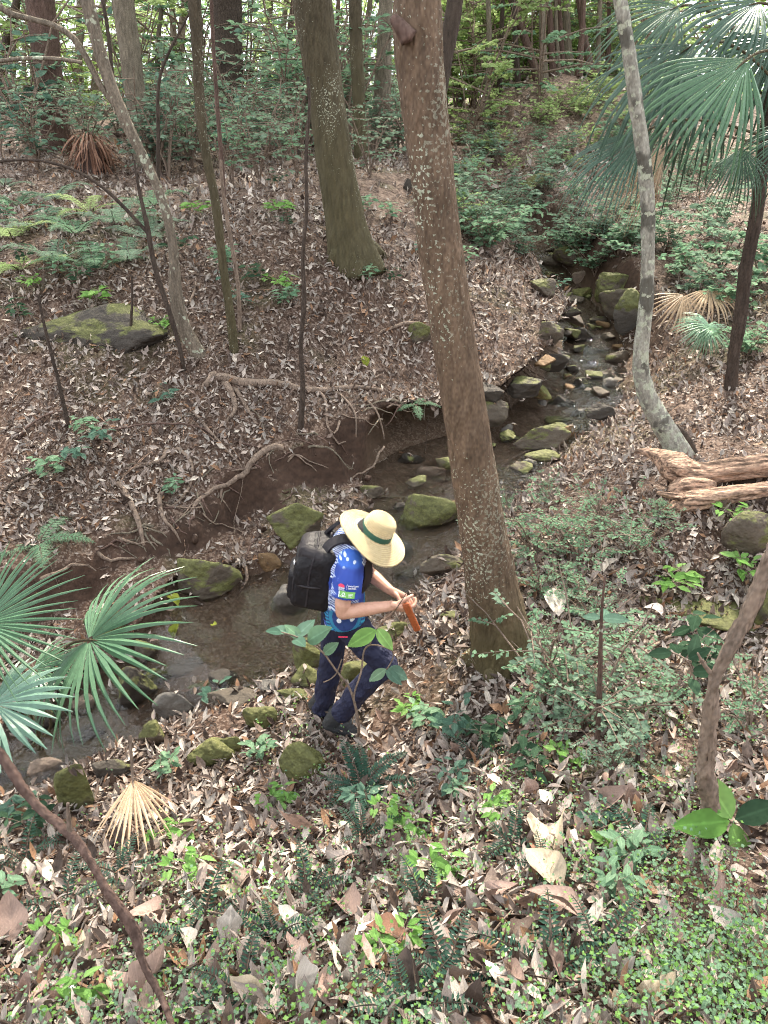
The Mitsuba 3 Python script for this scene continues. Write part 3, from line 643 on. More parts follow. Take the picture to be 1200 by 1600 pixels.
for j in range(22):
    px = [8, 22, 40, 55, 118, 130, 150, 250, 268, 285, 420, 440, 455, 530, 575, 625, 740, 760, 780, 810, 965, 1010, 1040, 1060, 1100, 1150, 395, 170, 100, 720, 830, 330, 215, 1180][j]
    y = rng.uniform(21, 36); base = at(px, 160, y); base[2] = ground_z(base[0], base[1]); d = depth(base)
    py = 800 - FPX * ((base - CAM) @ UPV) / d; w = rng.uniform(5, 13)
    tree('thin_background_tree', [(px, py, w * 1.2), (px + rng.uniform(-5, 5), 80, w), (px + rng.uniform(-12, 12) + (px - 600) * -.03, -20, w * .9)], y, 'thin distant trunk half hidden by undergrowth', int(rng.choice([4, 4, 7, 3, 8])), 0, 'thin distant trunks in the background', 7, .06, 7, 220, step=.5, leaf=.3)
STEMS = [([(470, 672, 10), (473, 600, 8), (470, 540, 7), (475, 470, 8), (473, 400, 6), (479, 330, 6), (478, 250, 6), (482, 190, 5), (481, 120, 4)], None, 'thin dark stem standing in front of the broad tree', 3),
    ([(288, 580, 7), (262, 480, 8), (238, 400, 8), (232, 365, 8), (218, 300, 5), (210, 250, 3)], None, 'thin dark forked stem left of the mottled sapling', 3),
    ([(108, 672, 7), (90, 590, 6), (72, 520, 5), (60, 460, 4)], None, 'thin leaning stem on the bank below the long dark boulder', 3),
    ([(248, 300, 6), (247, 200, 6), (250, 120, 5), (275, 60, 4), (298, 15, 3)], 11, 'thin bare stem bending right near the grey brown trunk', 3),
    ([(362, 470, 8), (352, 330, 7), (342, 200, 7), (335, 100, 6), (330, 0, 6)], 11, 'thin sapling stem just right of the brown bank tree', 7),
    ([(376, 560, 7), (372, 450, 6), (358, 360, 6), (345, 250, 5)], 8.6, 'slim stem rising beside the foot of the brown bank tree', 6),
    ([(180, 160, 6), (172, 80, 6), (160, 0, 6)], 12, 'slim upright stem beside the leaning sapling top', 3),
    ([(932, 1170, 9), (936, 1110, 9), (938, 1040, 8), (940, 960, 5), (946, 900, 3)], None, 'thin brown stem among the small leaved shrub right of the large trunk', 7),
    ([(205, 540, 5), (206, 480, 4), (205, 430, 3)], None, 'short thin stem on top of the long dark boulder', 3)]
for pts, y, lab, pal in STEMS:
    P, R = pix_path(pts, y); k = thing('bare_sapling', lab, 'sapling')
    v, f, u = tube(np.vstack([P[0] - [0, 0, .15], P]), np.concatenate([[R[0]], R]), 7, pal, .06, .15, 4); part(k, 'trunk', ply(v, f, 'bark_material', u))
    if 'forked' in lab:
        q, r = pix_path([(232, 365, 6), (195, 325, 6), (150, 285, 6), (95, 258, 5), (50, 250, 5), (-10, 254, 5)], P[0][1]); v, f, u = tube(q, r, 6, 3, .06, .12, 2); part(k, 'branch', ply(v, f, 'bark_material', u), 'long arching branch reaching the left border')

# ---------------------------------------------------------------- plants: builders
def fan_blade(rng, R=0.5, nseg=34, arc=300, droop=.25, split=.42, pleat=.35, pal=5, jit=.08, st=7, hang=0.0):
    """a fan palm blade: pleated segments that part into drooping tips, from the hub along +x, face +z"""
    a = np.radians(np.linspace(-arc / 2, arc / 2, nseg)); da = a[1] - a[0]
    vs, fs, us = [], [], []
    s = np.concatenate([[.04], np.linspace(.14, 1, st)])
    for i, t in enumerate(a):
        L = R * (1 - .22 * (abs(t) / math.radians(arc / 2)) ** 2) * rng.uniform(1 - jit * 1.5, 1.02)
        t = t + rng.normal() * jit * .5 * da * 3
        r = s * L
        w = np.where(s <= split, r * math.tan(da / 2) * 1.02, split * L * math.tan(da / 2) * np.clip((1 - s) / (1 - split), 0.02, 1) ** .7)
        dr_ = droop * rng.uniform(.6, 1.5)
        z = -dr_ * L * s ** 2.2 - hang * L * np.clip((s - .55) / .45, 0, 1) ** 2 * rng.uniform(.3, 1.3) + .10 * r * abs(math.sin(t))
        rx = r * np.sqrt(np.maximum(1 - (dr_ * s) ** 2 * .5, .3))
        e, o = np.array([math.cos(t), math.sin(t), 0]), np.array([-math.sin(t), math.cos(t), 0])
        c = e * rx[:, None] + [0, 0, 1] * z[:, None]
        zz = (w * pleat)[:, None] * np.array([0, 0, 1.0])
        n = len(s)
        vs.append(np.vstack([c + o * w[:, None] - zz, c + zz, c - o * w[:, None] - zz])); b = len(fs) and 0
        idx = rng.integers(0, 4000)
        us.append(np.c_[2 * idx + np.repeat([.02, .5, .98], n), np.full(3 * n, 2 * pal + .5)])
        base = i * 3 * n
        for j in range(n - 1):
            for p, q in ((0, n), (n, 2 * n)):
                fs += [[base + p + j, base + q + j, base + q + j + 1], [base + p + j, base + q + j + 1, base + p + j + 1]]
    return np.vstack(vs), np.array(fs), np.vstack(us)

def orient(m, pos, d, n):
    F = frames(np.array([d], float), np.array([n], float))[0]
    return m[0] @ F.T + pos, m[1], m[2]

def fern_frond(rng, L=.4, pairs=18, plen=.07, arch=.5, pal=3, pw=.3, tem=None, rise=.9):
    """an arching frond in the xz plane starting at the origin, pinnae on both sides"""
    s = np.linspace(0, 1, pairs + 3); ang = rise - (rise + arch) * s ** 1.2
    st = L / (pairs + 2); x = np.concatenate([[0], np.cumsum(np.cos(ang[:-1]) * st)]); z = np.concatenate([[0], np.cumsum(np.sin(ang[:-1]) * st)])
    P = np.c_[x, rng.normal() * .06 * L * s ** 2, z]
    tan = unit(np.gradient(P, axis=0)); up = np.cross(tan, [0, 1, 0]) * -1.0; up = np.where(up[:, 2:] < 0, -up, up)
    k = np.arange(2, pairs + 3)
    pos, R, sc = [], [], []
    for sd in (-1, 1):
        d = unit(tan[k] * .35 + np.array([0, sd, 0]) + rng.normal(size=(len(k), 3)) * .08)
        pos.append(P[k]); R.append(frames(d, up[k] + rng.normal(size=(len(k), 3)) * .1)); sc.append(plen * np.sin(np.pi * np.clip(s[k] * .86 + .14, 0, 1)) ** .7 * rng.uniform(.9, 1.05, len(k)))
    tem = tem or leaf_template(3, pw, .8, .1, .1)
    leaves = place(tem, np.vstack(pos), np.vstack(R), np.concatenate(sc), pal, rng, np.full(2 * len(k), rng.integers(0, 4000)))
    stem = tube(P, np.linspace(.006, .0012, len(P)) * (L / .4) ** .7, 4, 7)
    rib = tube(P[1:], np.linspace(.0062, .002, len(P) - 1) * (L / .4) ** .7, 3, pal); rib[2][:, 0] = leaves[2][0, 0]; rib[2][:, 1] = 2 * pal + .5
    return join([leaves, rib]), stem

def bipinnate():
    """one feathery pinna built of small leaflets, as a template of unit length"""
    r = np.random.default_rng(1); s = np.linspace(.08, 1, 11); pos = np.repeat(np.c_[s, 0 * s, -.12 * s ** 2], 2, 0)
    d = np.tile([[.45, 1, 0], [.45, -1, 0]], (11, 1)); v, f, u = place(diamond(.42, .05), pos, frames(d, np.tile([0, 0, 1.0], (22, 1))), np.repeat(.26 * (1.05 - s), 2), 0, r, np.zeros(22, int))
    return v, f, u
BIP = bipinnate()

def add_fern(name, pos, n, L, label, group, pal, seed, pairs=18, plen=.07, tem=None, rise=(.7, 1.3), arch=.5, pw=.3, a0=0, a1=6.283):
    rng = np.random.default_rng(seed); k = thing(name, label, 'fern', group)
    stems = []
    for i in range(n):
        a = a0 + (a1 - a0) * (i + rng.uniform(-.3, .3)) / n; Ls = L * rng.uniform(.7, 1.1)
        lv, stm = fern_frond(rng, Ls, pairs, plen * Ls / L, arch, pal, pw, tem, rng.uniform(*rise))
        d = [math.cos(a), math.sin(a), 0]
        v, f, u = orient(lv, pos, d, [0, 0, 1]); v2, f2, u2 = orient(stm, pos, d, [0, 0, 1])
        part(k, 'frond', ply(v, f, 'leaf_material', u, False)); stems.append((v2, f2, u2))
    v, f, u = join(stems); part(k, 'stalks', ply(v, f, 'bark_material', u))
    return k

def shrub_proto(rng, h, spread, nst, nleaf, leaf, tem, pal, flat=.5, whorl=False, curve=.4, leaf_from=.25):
    """stems from one foot that arch outwards, twigs off them, leaves along both"""
    stems, pts, dirs = [], [], []
    for i in range(nst):
        a = rng.uniform(0, 6.283); r = spread * rng.uniform(.35, 1); hh = h * rng.uniform(.65, 1.05)
        t = np.linspace(0, 1, 7); o = np.c_[r * math.cos(a) * t ** (1 + curve), r * math.sin(a) * t ** (1 + curve), hh * t * (1 - .12 * t)] + rng.normal(size=(7, 3)) * .02 * h * t[:, None]
        stems.append(tube(o, np.linspace(.011, .003, 7) * min(max(h, .35), 1.7), 5, 6))
        for j in range(int(4 + 5 * rng.uniform())):
            u = rng.uniform(leaf_from, 1) * 5.99; i0 = int(u); b = o[i0] + (o[i0 + 1] - o[i0]) * (u - i0)
            d = unit(np.array([rng.normal(), rng.normal(), rng.uniform(-.1, .6)])); L = h * rng.uniform(.15, .4)
            e = b + d * L + [0, 0, -.1 * L]; m = (b + e) / 2 + [0, 0, .04 * L]
            stems.append(tube([b, m, e], np.array([.005, .0035, .0015]) * max(h, .35), 4, 6))
            q = rng.uniform(.15, 1, max(nleaf // (nst * 6), 2))[:, None]
            pts.append(b + (e - b) * q); dirs.append(np.repeat(d[None], len(q), 0))
    P = np.vstack(pts); D = np.vstack(dirs)
    sd = rng.choice([-1, 1], len(P))[:, None]
    side = unit(np.cross(D, [0, 0, 1])) * sd
    d = unit(D * .6 + side + rng.normal(size=P.shape) * .35); d[:, 2] *= .5
    n = unit(np.array([0, 0, 1.0]) + rng.normal(size=P.shape) * flat)
    lv = place(tem, P, frames(d, n), leaf * rng.uniform(.65, 1.25, len(P)), pal, rng)
    return ply(*lv[:2], 'leaf_material', lv[2], False), (lambda s: ply(*s[:2], 'bark_material', s[2]))(join(stems))

def put_shrub(proto, name, label, group, pos, rz, s=1.0, cat='shrub', tilt=(0, 0)):
    k = thing(name, label, cat, group); M = xf(pos, rz, s, tilt)
    part(k, 'leaves', proto[0], to_world=M); part(k, 'stems', proto[1], to_world=M)
    return k
OV, RO, LA, SM = leaf_template(4, .46, .85, .1, .18), leaf_template(4, .72, .8, .08, .15), leaf_template(4, .3, .9, .15, .3), leaf_template(3, .62, .8, .06, .1)
rng = np.random.default_rng(41)
P_UNDER = [shrub_proto(rng, 1.7, .8, 5, 240, .115, OV, p, .5) for p in (11, 7, 11, 1)]
P_LOW = [shrub_proto(rng, .75, .6, 6, 190, .10, OV, p, .45) for p in (11, 7, 11, 10)]
P_ROUND = [shrub_proto(rng, 1.0, .9, 8, 460, .11, RO, p, .4) for p in (11, 7)]
P_BACK = [shrub_proto(rng, 4.5, 2.0, 6, 2000, .125, diamond(.5), p, .8, leaf_from=.1) for p in (10, 7, 10, 4, 10)]
P_FINE = [shrub_proto(rng, .75, .5, 7, 900, .031, SM, p, .45, leaf_from=.15) for p in (7, 11, 7)]
P_SEED = [shrub_proto(rng, .28, .12, 2, 26, .085, OV, p, .35, leaf_from=.4) for p in (1, 7, 0, 2)]

def foot(px, py):
    p = hit(px, py); return p
rng = np.random.default_rng(77)
# understory at the back left and behind the trunks
for j in range(15):
    b = at(rng.uniform(-60, 620), 100, rng.uniform(17, 24)); b[2] = ground_z(b[0], b[1]) - .1
    put_shrub(P_UNDER[rng.integers(0, 4)], 'tall_understory_shrub', 'tall leafy shrub crowding the trunks along the top left', 'tall shrubs crowding the trunks along the top left', b, rng.uniform(0, 6.3), rng.uniform(1.4, 2.4))
for j in range(46):
    px = rng.uniform(-20, 480); py = 150 + 150 * rng.uniform() ** 1.1 - (30 if px < 240 else 0)
    put_shrub(P_UNDER[rng.integers(0, 4)], 'understory_shrub', 'dark leafy shrub in the understory behind the left bank', 'understory shrubs behind the left bank', foot(px, py) - [0, 0, .05], rng.uniform(0, 6.3), rng.uniform(.7, 1.25))
for j in range(16):
    px = rng.uniform(390, 640); py = rng.uniform(165, 250)
    put_shrub(P_UNDER[rng.integers(0, 4)], 'understory_shrub', 'leafy shrub standing between the trunks at the top centre', 'understory shrubs between the trunks at the top centre', foot(px, py) - [0, 0, .05], rng.uniform(0, 6.3), rng.uniform(.7, 1.15))
for j in range(64):
    px = rng.uniform(700, 990); py = 125 + 275 * rng.uniform() ** .9
    if py > 330 and px > 830: continue
    put_shrub(P_LOW[rng.integers(0, 4) if py > 200 else 3], 'low_shrub', 'low leafy shrub on the slope behind the large leaning tree', 'low shrubs on the slope behind the large leaning tree', foot(px, py) - [0, 0, .05], rng.uniform(0, 6.3), rng.uniform(.6, 1.3))
for j in range(22):
    px = rng.uniform(960, 1220); py = rng.uniform(235, 345)
    put_shrub(P_LOW[rng.integers(0, 3)], 'low_shrub', 'low dark shrub beneath the hanging palm fronds', 'low dark shrubs beneath the hanging palm fronds', foot(px, py) - [0, 0, .05], rng.uniform(0, 6.3), rng.uniform(.6, 1.1))
for px, py, s, lab in [(905, 398, .75, 'round leaved shrub overhanging the head of the creek'), (965, 398, .8, 'round leaved shrub just left of the curved pale tree'), (1060, 440, .9, 'round leaved shrub above the dead palm fronds'),
                       (1125, 425, 1.0, 'round leaved shrub in front of the dark spotted trunk'), (1185, 445, 1.05, 'round leaved shrub at the right edge above the litter'), (1040, 395, .8, 'round leaved shrub right of the curved pale tree'),
                       (820, 400, .55, 'round leaved shrub left of the head of the creek'), (1165, 560, .6, 'small round leaved shrub under the dark spotted trunk'), (930, 430, .7, 'round leaved shrub over the three green boulders'), (1090, 470, .8, 'round leaved shrub just above the small bright fan palm'), (1150, 490, .8, 'round leaved shrub left of the dark spotted trunk foot'), (1000, 370, .9, 'round leaved shrub high behind the curved pale tree'), (1110, 370, 1.0, 'round leaved shrub under the lowest palm frond')]:
    put_shrub(P_ROUND[rng.integers(0, 2)], 'round_leaved_shrub', lab, None, foot(px, py) - [0, 0, .05], rng.uniform(0, 6.3), s)
for j in range(96):
    y = rng.uniform(20, 44); px = rng.uniform(-80, 1280); b = at(px, 100, y); b[2] = ground_z(b[0], b[1]) - .1
    if j < 34: b = at(rng.uniform(640, 1000), 90, rng.uniform(27, 36)); b[2] = ground_z(b[0], b[1]) - .1
    put_shrub(P_BACK[rng.integers(0, 5)], 'background_sapling', 'bright leafy sapling filling the background between the far trunks', 'leafy saplings in the background', b, rng.uniform(0, 6.3), rng.uniform(.6, 1.5), 'sapling')
rng = np.random.default_rng(9)
n = 90000
pos = np.c_[rng.uniform(-48, 48, n), rng.uniform(40, 72, n), 4 + 17 * rng.uniform(0, 1, n) ** 1.1]
cl = meshkit.fbm(pos * .28, 3, 5); keep = cl > .44; pos = pos[keep]
k = thing('far_foliage', 'bright green foliage of the distant forest behind all the trunks', 'foliage', kind='stuff')
v, f, u = place(diamond(.55), pos, frames(rand_dirs(rng, len(pos)), rand_dirs(rng, len(pos)) + [0, -.4, .8]), rng.uniform(.18, .45, len(pos)), rng.choice([10, 10, 7, 4, 2], len(pos)), rng)
scene[k] = ply(v, f, 'leaf_material', u, False)

rng = np.random.default_rng(303)
for j in range(52):
    px, py = (rng.uniform(-10, 470), rng.uniform(185, 262)) if j < 22 else (rng.uniform(840, 1010), rng.uniform(300, 415)) if j < 36 else (rng.uniform(560, 650), rng.uniform(190, 285)) if j < 42 else (rng.uniform(700, 860), rng.uniform(300, 390))
    lab, grp = [('loose grey green shrub along the top of the left slope', 'loose shrubs along the top of the left slope'), ('loose grey green shrub leaning over the head of the creek', 'loose shrubs leaning over the head of the creek'), ('loose grey green shrub between the broad tree and the large leaning tree', 'loose shrubs between the broad tree and the large leaning tree'), ('loose grey green shrub on the slope right of the large leaning tree', 'loose shrubs on the slope right of the large leaning tree')][(j >= 22) + (j >= 36) + (j >= 42)]
    put_shrub((P_UNDER if j < 22 or 36 <= j < 42 else P_LOW)[[0, 2, 1][rng.integers(0, 3)]], 'loose_shrub', lab, grp, foot(px, py) - [0, 0, .05], rng.uniform(0, 6.3), rng.uniform(.45, .85) if j < 22 else rng.uniform(.8, 1.3))

# fine leaved shrubs on the right bank
for px, py, s, lab in [(760, 870, .7, 'fine leaved shrub in front of the foot of the large trunk'), (830, 840, .85, 'fine leaved shrub right of the large trunk base'), (905, 860, .95, 'fine leaved shrub below the left end of the split log'), (985, 850, .8, 'fine leaved shrub under the split log end'),
                       (880, 930, .8, 'fine leaved shrub left of the long mossy ledge'), (960, 1010, .75, 'fine leaved shrub around the thin brown stem'), (900, 1090, .8, 'fine leaved shrub left of the thin brown stem foot'), (1010, 1100, .8, 'fine leaved shrub between the thin stem and the dead leaning stem'),
                       (960, 1180, .6, 'fine leaved shrub at the foot of the thin brown stem'), (1170, 1130, .75, 'fine leaved shrub at the right edge below the upright rock'), (840, 1010, .55, 'fine leaved shrub touching the right side of the large trunk foot'),
                       (1030, 800, .55, 'fine leaved shrub growing over the split in the log'), (790, 790, .5, 'fine leaved shrub at the creek edge right of the large trunk'), (860, 770, .6, 'fine leaved shrub by the creek right of the small yellowish stone'), (940, 800, .7, 'fine leaved shrub left of the split log tip'), (930, 960, .7, 'fine leaved shrub right of the pale cream leaf'), (850, 1070, 1.15, 'tall fine leaved shrub in front of the right side of the large trunk'), (905, 1120, 1.25, 'tall fine leaved shrub left of the thin brown stem'), (840, 910, .6, 'fine leaved shrub behind the right side of the large trunk foot')]:
    put_shrub(P_FINE[rng.integers(0, 3)], 'fine_leaved_shrub', lab, None, foot(px, py + 20) - [0, 0, .05], rng.uniform(0, 6.3), s)
# ground cover of tiny leaves in the foreground
rng = np.random.default_rng(23)
xs, ys = [], []
for px, py, sx, sy, n in [(300, 1520, 150, 60, 2600), (180, 1580, 120, 50, 1200), (1080, 1480, 110, 90, 4200), (1160, 1570, 90, 60, 2600), (930, 1380, 90, 45, 900), (460, 1400, 70, 60, 1200), (640, 1360, 90, 50, 700), (500, 1180, 50, 40, 500),
                          (560, 1590, 120, 40, 900), (860, 1560, 100, 50, 900), (1000, 1250, 120, 70, 1000), (290, 1380, 40, 40, 350), (650, 1280, 60, 40, 300), (820, 1240, 80, 40, 400), (1020, 1120, 100, 60, 900), (100, 1330, 80, 60, 300)]:
    q = rng.normal(size=(n // 15, 2)) * [sx, sy] + [px, py]
    for a, b in q:
        if b > 1690 or a < -80 or a > 1280 or b < 900: continue
        p = hit(a, min(b, 1680)); m = 10
        xs.append(p[0] + rng.normal(size=m) * .035); ys.append(p[1] + rng.normal(size=m) * .035)
xs, ys = np.concatenate(xs), np.concatenate(ys); xy = np.c_[xs, ys]; hh = rng.uniform(.02, .13, len(xs)) ** 1.0
pos = np.c_[xy, H(xy) + hh]
k = thing('ground_cover', 'low creeping plants with tiny round bright green leaves among the foreground litter', 'ground cover', kind='stuff')
v, f, u = place(leaf_template(3, .85, .8, .05, .1), pos, frames(rand_dirs(rng, len(xs)) * [1, 1, .4], np.array([0, 0, 1.0]) + rng.normal(size=(len(xs), 3)) * .4), rng.uniform(.008, .019, len(xs)), rng.choice([2, 7, 7, 7, 2], len(xs)), rng)
scene[k] = ply(v, f, 'leaf_material', u, False)
stq = [tube([[x, y, z - h], [x + rng.normal() * .01, y + rng.normal() * .01, z - h / 2], [x, y, z]], [.0012, .001, .0007], 3, 6) for (x, y, z), h in zip(pos[::3], hh[::3])]
v, f, u = join(stq); scene[numbered(k + '__stalks')] = ply(v, f, 'bark_material', u); labels[k + '__stalks'] = {'kind': 'stuff'}

# ferns
add_fern('fishbone_fern', hit(565, 1240), 9, .36, 'dark fishbone fern growing right in front of the boots', None, 3, 1, 24, .055)
for j, (px, py, L, lab) in enumerate([(105, 1420, .3, 'dark fern left of the dead vine'), (320, 1440, .26, 'dark fern among clover at lower left'), (480, 1400, .26, 'dark fern right of the big curled grey leaf'), (695, 1540, .24, 'dark fern at the bottom centre near the mustard leaf'),
                                      (850, 1370, .26, 'dark fern touching the round tan leaf'), (565, 1310, .24, 'single dark fern frond plant above the purple brown leaf'), (1000, 1330, .24, 'dark fern left of the large leaved green seedling'), (40, 1350, .3, 'dark fern at the left border below the stones'),
                                      (300, 1480, .22, 'small dark fern beside the dead vine'), (745, 1190, .3, 'dark fern below the foot of the large trunk'), (935, 1500, .28, 'dark fern under the clover at lower right'), (640, 1590, .24, 'dark fern cut by the bottom edge'),
                                      (430, 1470, .22, 'dark fern in the clover left of the purple brown leaf'), (800, 1330, .22, 'small dark fern above the folded pinkish leaf'), (190, 1370, .24, 'dark fern below the dead fan palm leaf'),
                                      (660, 1420, .24, 'dark fern left of the folded pinkish leaf'), (860, 1530, .26, 'dark fern below the greyish brown leaf'), (380, 1560, .26, 'dark fern at the lower left right of the dead vine foot')]):
    add_fern('small_fern', hit(px, min(py, 1640)), 4 + j % 4, L, lab, None, 3, 50 + j, 17, .035)
for j, (px, py) in enumerate([(30, 300), (85, 290), (140, 310), (60, 335), (120, 345), (180, 330), (20, 350), (200, 385), (150, 400), (90, 390), (30, 400), (230, 350), (240, 300), (10, 270)]):
    add_fern('bracken_fern', hit(px, py + 25), 4, .8, 'pale green feathery fern in the patch on the left slope', 'pale feathery ferns on the left slope', [7, 11, 10, 11][j % 4], 90 + j, 13, .22, BIP, (.5, 1.0), .55)
add_fern('bracken_fern', hit(60, 850), 5, .55, 'feathery green fern hanging over the soil cut at the left edge', None, 7, 131, 15, .15, BIP, (.2, .7), .7)
add_fern('bracken_fern', hit(650, 665) + [0, 0, .25], 5, .3, 'small fern hanging from the cut bank left of the large trunk', None, 7, 132, 12, .08, BIP, (.1, .6), .7)
# small seedlings
for px, py, s, lab, q in [(275, 1320, 1.1, 'bright broad leaved seedling right of the dead fan palm leaf', 3), (300, 1375, 1.1, 'bright seedling below the one beside the dead fan palm leaf', 3), (690, 1150, 1.3, 'dark leaved seedling in the litter below the large trunk', 0),
                          (760, 1175, 1.2, 'dark seedling right of the one below the large trunk', 2), (655, 1140, 1.1, 'blue green seedling right of the boots', 1), (255, 1220, 1.1, 'seedling beside the mossy stone above the dead palm leaf', 1), (330, 1100, 1.2, 'blue green seedling at the pool outlet', 0),
                          (395, 1190, 1.2, 'pale blue green seedling right of the wide mossy stone', 1), (440, 1260, 1.1, 'light seedling left of the dark fern', 3), (90, 1490, 1.0, 'small bright star shaped seedling at the left edge', 3), (600, 1490, 1.0, 'bright green seedling near the bottom centre', 3),
                          (120, 730, 1.6, 'blue green seedling on the left bank slope', 0), (70, 760, 1.6, 'blue green seedling at the left edge of the bank slope', 1), (160, 700, 1.5, 'seedling above the others on the left bank slope', 0), (130, 690, 1.4, 'small seedling highest of those on the left bank slope', 1),
                          (1090, 1060, 1.7, 'dark broad leaved seedling right of the fine leaved shrub', 2), (1160, 905, 1.4, 'light seedling beneath the earthy rock', 3), (1060, 930, 1.4, 'light seedling above the long mossy ledge', 3), (1150, 830, 1.3, 'light seedling on top of the earthy rock', 3),
                          (950, 1330, .9, 'small bright seedling left of the big leaved one', 3), (60, 1310, 1.3, 'dark leaved seedling at the left below the stones', 2), (20, 1420, 1.2, 'seedling at the left border', 1), (270, 780, 1.0, 'seedling on the eroded bank among the roots', 1),
                          (440, 490, 1.5, 'seedling in the litter below the broad tree', 1), (870, 460, 1.3, 'seedling on the bank edge above the creek', 0), (250, 640, 1.2, 'seedling left of the root fan on the bank', 0), (640, 1310, .9, 'bright seedling right of the purple brown leaf', 3),
                          (45, 1270, 1.3, 'blue green seedling beside the tall mossy stone', 0), (130, 1580, 1.0, 'seedling in the bottom left clover', 3), (700, 1240, 1.0, 'seedling in the middle of the bare litter', 0)]:
    put_shrub(P_SEED[q], 'seedling', lab, None, foot(px, py) - [0, 0, .02], rng.uniform(0, 6.3), s * (.72 if py > 1150 else .9), 'seedling')

def leafy_stem(name, label, stem_paths, leaves, y, pal, width=.45, spal=6, kind='seedling', dark=()):
    """a plant whose stems and large leaves are given one by one: leaf = (foot px, tip px, depth offset of the tip)"""
    rng = np.random.default_rng(int(leaves[0][0])); k = thing(name, label, kind)
    for pts in stem_paths:
        P = np.array([at(a, b, y + c) for a, b, c, _ in pts]); R = np.array([w / 2 * depth(p) / FPX for p, (_, _, _, w) in zip(P, pts)])
        v, f, u = tube(P, R, 7, spal, .012, .1, 2); part(k, 'stem', ply(v, f, 'bark_material', u))
    for i, (x0, y0, x1, y1, d0, d1, up) in enumerate(leaves):
        a, b = at(x0, y0, y + d0), at(x1, y1, y + d1); L = np.linalg.norm(b - a)
        tem = leaf_template(9, width * rng.uniform(.9, 1.1), .82, .09, .10, .1); tem[0][:, 2] += .012 * np.sin(tem[0][:, 0] * 25) * np.abs(tem[0][:, 1]) * 8
        v, f, u = place(tem, a[None], frames((b - a)[None], np.array([up], float)), L, dark[i] if i < len(dark) else pal, rng); part(k, 'leaf', ply(v, f, 'leaf_material', u))
    return k
leafy_stem('big_leaved_seedling', 'thin seedling with large pale green leaves standing in front of the man', [
    [(558, 1150, .1, 5), (557, 1112, .0, 4.5), (553, 1095, 0, 4), (543, 1070, 0, 3.5), (527, 1050, 0, 3.2), (500, 1015, 0, 3), (480, 1002, 0, 2.6), (440, 988, 0, 2)], [(527, 1050, 0, 2.2), (534, 1030, 0, 2)], [(527, 1050, 0, 2.2), (518, 1060, 0, 2), (505, 1066, 0, 2)],
    [(553, 1095, 0, 3.5), (556, 1075, 0, 3), (565, 1045, 0, 3), (578, 1008, 0, 2.8), (600, 1011, 0, 2.2), (613, 1018, 0, 2), (611, 1035, 0, 2), (604, 1046, 0, 2)], [(578, 1008, 0, 2.2), (585, 990, 0, 2), (592, 978, 0, 2), (600, 968, 0, 1.5)]],
    [(480, 1002, 515, 980, 0, -.05, [.2, -.6, .9]), (462, 996, 492, 966, 0, .1, [0, -.5, 1]), (470, 998, 445, 975, 0, .05, [0, -.4, 1]), (450, 990, 424, 978, 0, .1, [0, -.3, 1]), (440, 988, 416, 985, 0, -.05, [0, -.5, 1]), (505, 1022, 528, 1004, 0, 0, [0, -.7, .8]), (460, 998, 476, 1008, 0, -.1, [0, -.3, 1]),
     (588, 984, 542, 1010, 0, -.05, [-.1, -.8, .7]), (589, 982, 614, 1016, 0, -.08, [.2, -.9, .5]), (603, 1045, 576, 1065, 0, -.03, [-.1, -.8, .6]), (603, 1046, 628, 1070, 0, -.06, [.2, -.8, .6]), (606, 1045, 640, 1060, 0, .03, [.1, -.5, .9])], 3.28, 7, .5, dark=(7, 1, 7, 1, 1, 7, 1, 2, 2, 7, 1, 1))
leafy_stem('big_leaved_seedling', 'seedling with four large bright green leaves at the lower right', [[(1150, 1370, .15, 7), (1150, 1330, .1, 6), (1146, 1300, .03, 5), (1143, 1283, 0, 5)]],
    [(1143, 1280, 1098, 1204, 0, .12, [0, -.8, .7]), (1140, 1283, 1056, 1291, 0, -.05, [0, -.7, .8]), (1143, 1285, 1172, 1372, 0, -.14, [.2, -.7, .8]), (1148, 1280, 1222, 1256, 0, .05, [0, -.6, .8])], 2.05, 2, .5, dark=(2, 2, 2, 0))
leafy_stem('broad_leaved_sprig', 'sprig with a pair of wide blue green leaves right of the large trunk foot', [[(940, 1010, .02, 4), (940, 990, 0, 3), (940, 966, 0, 3)]],
    [(939, 966, 908, 962, 0, .05, [0, -.5, 1]), (941, 966, 984, 968, 0, -.05, [0, -.5, 1]), (940, 968, 948, 948, 0, .12, [0, -.4, 1])], 2.95, 1, .42)
leafy_stem('broad_leaved_sprig', 'sprig of dark broad leaves left of the leaning dead stem', [[(1090, 1120, .05, 5), (1085, 1080, 0, 4), (1075, 1035, 0, 3), (1050, 1020, 0, 3)]],
    [(1050, 1020, 1012, 1022, 0, 0, [0, -.6, .8]), (1060, 1022, 1050, 1002, 0, .1, [0, -.5, 1]), (1075, 1030, 1112, 1012, 0, 0, [0, -.6, .8]), (1080, 1050, 1125, 1048, 0, -.05, [0, -.6, .9]), (1080, 1060, 1090, 1085, 0, -.1, [0, -.7, .8]), (1078, 1030, 1092, 990, 0, .08, [0, -.8, .6])], 2.75, 0, .5)

